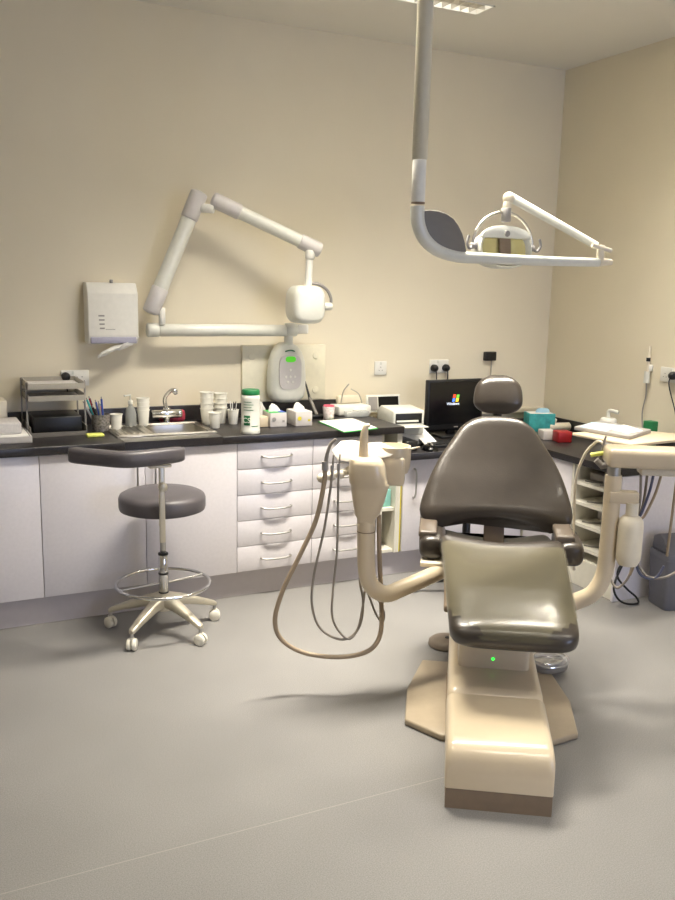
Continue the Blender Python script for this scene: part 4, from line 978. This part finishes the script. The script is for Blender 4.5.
# hanging hoses under bar
hl = [([(641, 467, 1.0), (640, 500, 1.0), (635, 530, 1.0), (633, 560, 1.02), (628, 578, 1.05), (617, 588, 1.08), (610, 578, 1.1)], 'hose2', 'taupe instrument hose hanging straight right of the water bottle'),
      ([(648, 467, 1.0), (644, 500, 1.0), (638, 522, 1.0), (634, 545, 1.0), (637, 562, 1.0), (647, 576, 1.0), (662, 578, 1.0), (676, 572, 1.0), (690, 560, 1.0)], 'hose2', 'taupe instrument hose sweeping down across the bin'),
      ([(655, 467, .98), (650, 490, .98), (642, 512, .98), (636, 524, .99), (634, 550, 1.0), (640, 574, 1.0), (655, 578, 1.0), (664, 566, 1.0)], 'slate', 'bluish instrument hose behind the water bottle'),
      ([(663, 468, .97), (656, 492, .97), (645, 515, .97), (637, 525, .98), (635, 560, 1.0), (630, 575, 1.02)], 'hose', 'thick taupe instrument hose slanting from the bar'),
      ([(678, 470, .96), (674, 500, .96), (669, 540, .96), (667, 556, .97)], 'hose', 'taupe instrument hose at the right edge of the frame')]
for p_, m_, l_ in hl:
    tag(MB().tube(catmull([W2(cpx(*q)) for q in p_], 6), .0055, 8).build('instrument_hose', m_), l_, 'hose')
# black cables on the floor
F_ = lambda u, v, z: (lambda P: V((P.x, P.y, z)))(at(u, v, 2, z))
def cbl(u, v):
    p = at(u, v, 1, -1.47-.0016*max(0, v-575)); p.z = max(p.z, .008); return p
tag(MB().tube(catmull([cbl(*q) for q in ((624, 562), (620, 570), (615, 582), (614, 591), (619, 600), (628, 604), (638, 603), (636, 597), (627, 589), (618, 578), (619, 568), (626, 562))], 7), .006, 8).build('power_cable', 'black'), 'black cable looping down to the floor by the shelf unit', 'cable')
# ------------------------------------------------------------------ tray with folder (behind the bar)
zt = .945
c_ = [at(572, 432.5, 2, zt), at(631, 444, 2, zt), at(702, 436, 2, zt), at(622, 428, 2, zt)]
tr = T('instrument_tray', 'large cream tray table behind the delivery bar holding papers', 'tray', sum(c_, V())/4)
MB().prism([(c.x, c.y) for c in c_], zt-.018, zt, bev=.006).build('tray_plate', 'cream', tr)
cc = sum(c_, V())/4
MB().cyl((cc.x-.02, cc.y, zt-.10), (cc.x-.02, cc.y, zt-.019), .02).build('support_post', 'cream2', tr)
wb = W2((xl+.55, 1.0, 0)); MB().tube([(cc.x-.02, cc.y, zt-.09), (wb.x, wb.y, zt-.09)], .016, 12).build('support_arm', 'cream2', tr)
f_ = [at(574, 430, 2, zt), at(630, 440, 2, zt), at(651, 433, 2, zt), at(600, 424, 2, zt)]
tag(MB().prism([(c.x, c.y) for c in f_], zt+.0005, zt+.02, bev=.003).build('ring_folder', 'grey_pl'), 'grey folder lying flat on the cream tray', 'folder')
g_ = [at(580, 427, 2, zt+.02), at(606, 431.5, 2, zt+.02), at(620, 426, 2, zt+.02), at(592, 422.5, 2, zt+.02)]
tag(MB().prism([(c.x, c.y) for c in g_], zt+.0205, zt+.0225).build('paper_sheet', 'blue_paper'), 'pale blue sheet on the left of the grey folder', 'paper')
g_ = [at(612, 430, 2, zt+.02), at(628, 434, 2, zt+.02), at(643, 431, 2, zt+.02), at(624, 425, 2, zt+.02)]
tag(MB().prism([(c.x, c.y) for c in g_], zt+.0205, zt+.0225).build('paper_sheet', 'paper'), 'white sheet on the right of the grey folder', 'paper')
P = at(613, 452, 2, DZ1)
tag(MB().box((3.62, -1.22, ZR+.045), (.14, .1, .09), .004).build('glove_box', 'purple'), 'purple patterned box on the right counter behind the bar', 'box')
# ------------------------------------------------------------------ foot controls
P = at(447, 645, 2, 0)
t = T('foot_control', 'round taupe foot control disc left of the chair base', 'foot control', (P.x, P.y, 0))
MB().lathe([(.085, .001), (.09, .006), (.088, .022), (.07, .034), (.001, .038)], (P.x, P.y, 0), 36).build('disc', mat('disc_taupe', (122, 110, 96), .4), t)
MB().lathe([(.012, 0), (.01, .004)], (P.x, P.y, .037), 14).build('centre_button', 'black', t)
MB().tube(catmull([(P.x+.07, P.y-.02, .012), (P.x+.16, P.y-.06, .008), (P.x+.24, P.y-.1, .008)], 5), .005, 8).build('cable', 'dark_grey', t)
P = at(549, 674, 2, 0)
t = T('foot_pedal', 'chrome foot pedal wrapped in clear plastic right of the chair base', 'foot pedal', (P.x, P.y, 0))
b_ = .02
MB().prism([(P.x+p, P.y+q) for p, q in sellipse(28, .085, .06, 2.3)], b_+.009, b_+.03, bev=.004).build('base', 'dark_grey', t)
MB().prism([(P.x+p, P.y+.01+q) for p, q in sellipse(28, .07, .05, 2.3)], b_+.032, b_+.05, bev=.005).build('pedal_plate', 'chrome', t)
MB().tube([(P.x+.088*math.cos(k*PI/14), P.y+.065*math.sin(k*PI/14), b_+.05+.01*math.sin(k*PI/14)) for k in range(28)], .004, 6, closed=True).build('guard_ring', 'chrome', t)
MB().ball((P.x, P.y, b_+.045), 1, 20, (.098, .072, .032)).build('plastic_wrap', mat('clear_wrap', (235, 235, 235), .06, alpha=.22), t)
# ------------------------------------------------------------------ bin
c0 = V((3.556, -1.65, 0)); c1 = V((3.599, -1.471, 0)); dl = (c1-c0).normalized(); dr = V((dl.y, -dl.x, 0)); 
rzb = math.atan2(dr.y, dr.x); bw_, bd_ = .26, (c1-c0).length
ctr = c0+dr*bw_/2+dl*bd_/2
hb = ztop(c0.x, c0.y, 562)
t = T('pedal_bin', 'grey swing-lid bin by the right cabinet end', 'bin', ctr, rzb)
rr = [[V((p*k_, q*k_, z)) for p, q in sellipse(36, bw_/2, bd_/2, 9)] for z, k_ in ((.001, .93), (.01, .96), (hb-.02, 1.04), (hb, 1.06))]
MB().loft(rr).build('bin_body', 'bin', t, local=True)
rr = [[V((p*k_, q*k_, hb+.001+z-(.0 if q < 0 else 0))) for p, q in sellipse(36, bw_/2*1.06, bd_/2*1.06, 8)] for z, k_ in ((0, 1.01), (.02, 1.01), (.03, .98))]
ld = MB(); ld.loft(rr); ld.prism([(-bd_/2*.95, hb+.03), (-bd_/2*.93, hb+.035), (-.02, hb+.105), (bd_*.12, hb+.125), (bd_/2*.85, hb+.10), (bd_/2*.95, hb+.03)], -bw_/2*.95, bw_/2*.95, 'x', .008); ld.build('swing_lid', 'bin', t, local=True)
bg = MB(); bg.ball((.04, -bd_/2-.0, hb-.002), 1, 12, (.05, .022, .03)).build('bin_liner', 'bag', t, local=True)
# ================================================================== OPERATING LIGHT
YL = -2.0
pb = at(418, 203, 1, YL); ptop = V((pb.x+.0, YL, H))
t = T('operating_light', 'white dental operating light on ceiling pole and jointed arm', 'dental light', (pb.x, YL, H))
MB().cyl((pb.x, YL, at(420, 160, 1, YL).z), (pb.x, YL, H-.0005), .028, .031).build('ceiling_pole', mat('pole_paint', (204, 198, 178), .5), t)
MB().cyl((pb.x, YL, pb.z), (pb.x, YL, at(420, 150, 1, YL).z), .025).build('lower_pole', 'white_dull', t)
MB().cyl((pb.x, YL, pb.z-.003), (pb.x, YL, pb.z+.003), .0255).build('pole_joint', 'brown', t)
jj = [at(u, v, 1, YL) for u, v in ((417.5, 206), (418, 222), (424, 238), (437, 250), (457, 256.5), (480, 258), (520, 260), (560, 261.5), (598, 262.5))]
jp = catmull(jj, 7); n_ = len(jp)
MB().tube(jp, [.027-.009*min(1, i/(n_*.95)) for i in range(n_)], 16).build('swing_arm', 'white', t)
e0 = at(598, 262.5, 1, YL); e1 = at(611, 262, 1, YL)
MB().tube([e0, e1], [.020, .012], 12).build('arm_tip', 'cream2', t)
gp = [at(u, v, 1, YL) for u, v in ((420, 211), (428, 210), (437, 211), (445, 213.5), (452, 218.5), (457, 225.5), (461, 234), (463.5, 243), (465, 252), (445, 252), (432, 245), (423, 234), (420, 222))]
MB().prism([(g.x, g.z) for g in gp], YL-.012, YL+.012, 'y', .004).build('cable_gusset', 'dark_grey', t)
YH = -1.72
A = at(603, 250, 1, YL+.01); A2_ = at(597, 246, 1, YL+.02); Bq = at(512, 198, 1, YH)
MB().cyl(at(600, 260, 1, YL), at(601, 245, 1, YL), .016).tube([at(592, 245, 1, YL), at(611, 251, 1, YL-.02)], .010, 10).build('elbow', 'cream2', t)
MB().tube([A2_, Bq], [.016, .020], 14, flat=1).build('spring_arm', 'white', t)
P = at(509, 198, 1, YH); Pq = at(506, 208, 1, YH)
MB().ball(P, .026, 14).cyl(P, Pq+V((0, 0, -.01)), .018).build('head_joint', 'cream2', t)
MB().cyl(Pq, at(506, 222, 1, YH), .022, .02).build('swivel_block', 'grey_pl', t)
hcn = at(503, 243, 1, YH); mp_ = pxm(hcn)
yk = []
for k in range(15):
    a = PI*(k/14); yk.append(V((hcn.x+30*mp_*math.cos(a)*1.22, YH, hcn.z+(-4+34*math.sin(a))*mp_)))
MB().tube(yk, .0065, 10).build('yoke', 'steel', t)
lc = at(503, 249, 1, YH)
ws, hs_ = 27*mp_*1.2, 19.5*mp_
tilt = Matrix.Translation(lc) @ Matrix.Rotation(-.12, 4, 'X')
def ring_(k_, y_, e=2.3, n=36): return [tilt @ V((p, y_, q)) for p, q in sellipse(n, ws*k_, hs_*k_, e)]
MB().loft([ring_(.3, .10), ring_(.7, .085), ring_(.93, .05), ring_(1, .0), ring_(1.0, -.02), ring_(.95, -.026), ring_(.88, -.02), ring_(.85, 0), ring_(.7, .04), ring_(.3, .055), ring_(.02, .056)]).build('lamp_shell', 'white', t)
rf = MB().loft([[tilt @ V((p, -.004, q)) for p, q in sellipse(30, ws*.84, hs_*.72, 3)], [tilt @ V((p, .004, q)) for p, q in sellipse(30, ws*.84, hs_*.72, 3)]]); rf.build('reflector', 'yglass', t)
cbx = MB(); cbx.box((0, -.012, .0), (ws*.42, .014, hs_*1.35), .004); cbx.v = [tilt @ v for v in cbx.v]; cbx.build('bulb_shield', 'brown', t)
cap = MB(); cap.prism([(p, hs_*.5+abs(q)*.0+ (q if q > 0 else 0)) for p, q in sellipse(30, ws*.92, hs_*.62, 2.2)], -.03, -.012, 'y', .002); cap.v = [tilt @ v for v in cap.v]; cap.build('front_cover', 'white', t)
kb2 = MB(); kb2.lathe([(.014, 0), (.012, .006)], (0, -.03, hs_*.72), 16, axis=(0, -1, 0)); kb2.v = [tilt @ v for v in kb2.v]; kb2.build('cover_badge', 'grey_pl', t)
for sg in (-1, 1):
    c = V((hcn.x+sg*30*1.22*mp_, YH, hcn.z-4*mp_)); h_ = catmull([c, c+V((sg*.02, -.01, -.012)), c+V((sg*.035, -.012, .01)), c+V((sg*.028, -.012, .04))], 5)
    MB().tube(h_, .006, 8).build('side_handle', 'grey_pl', t)
    MB().cyl(c-V((sg*.02, 0, 0)), c+V((sg*.008, 0, 0)), .013).build('yoke_pivot', 'grey_pl', t)
# ================================================================== CAMERA / RENDER
cd = bpy.data.cameras.new('camera'); co = bpy.data.objects.new('camera', cd); COL.objects.link(co)
mw = Matrix((RX, UX, -_F)).transposed().to_4x4(); mw.translation = CAM; co.matrix_world = mw
cd.sensor_fit = 'VERTICAL'; cd.sensor_height = 24; cd.lens = 24*FPX/900; cd.clip_start = .05
sc = bpy.context.scene; sc.camera = co
w = bpy.data.worlds.new('world'); sc.world = w; w.use_nodes = True
w.node_tree.nodes['Background'].inputs[0].default_value = (.6, .72, 1, 1); w.node_tree.nodes['Background'].inputs[1].default_value = .2
vs_ = sc.view_settings; sc.display_settings.display_device = 'sRGB'; vs_.view_transform = 'Standard'; vs_.look = 'None'; vs_.gamma = 1; vs_.use_curve_mapping = False
vs_.exposure = 0.14
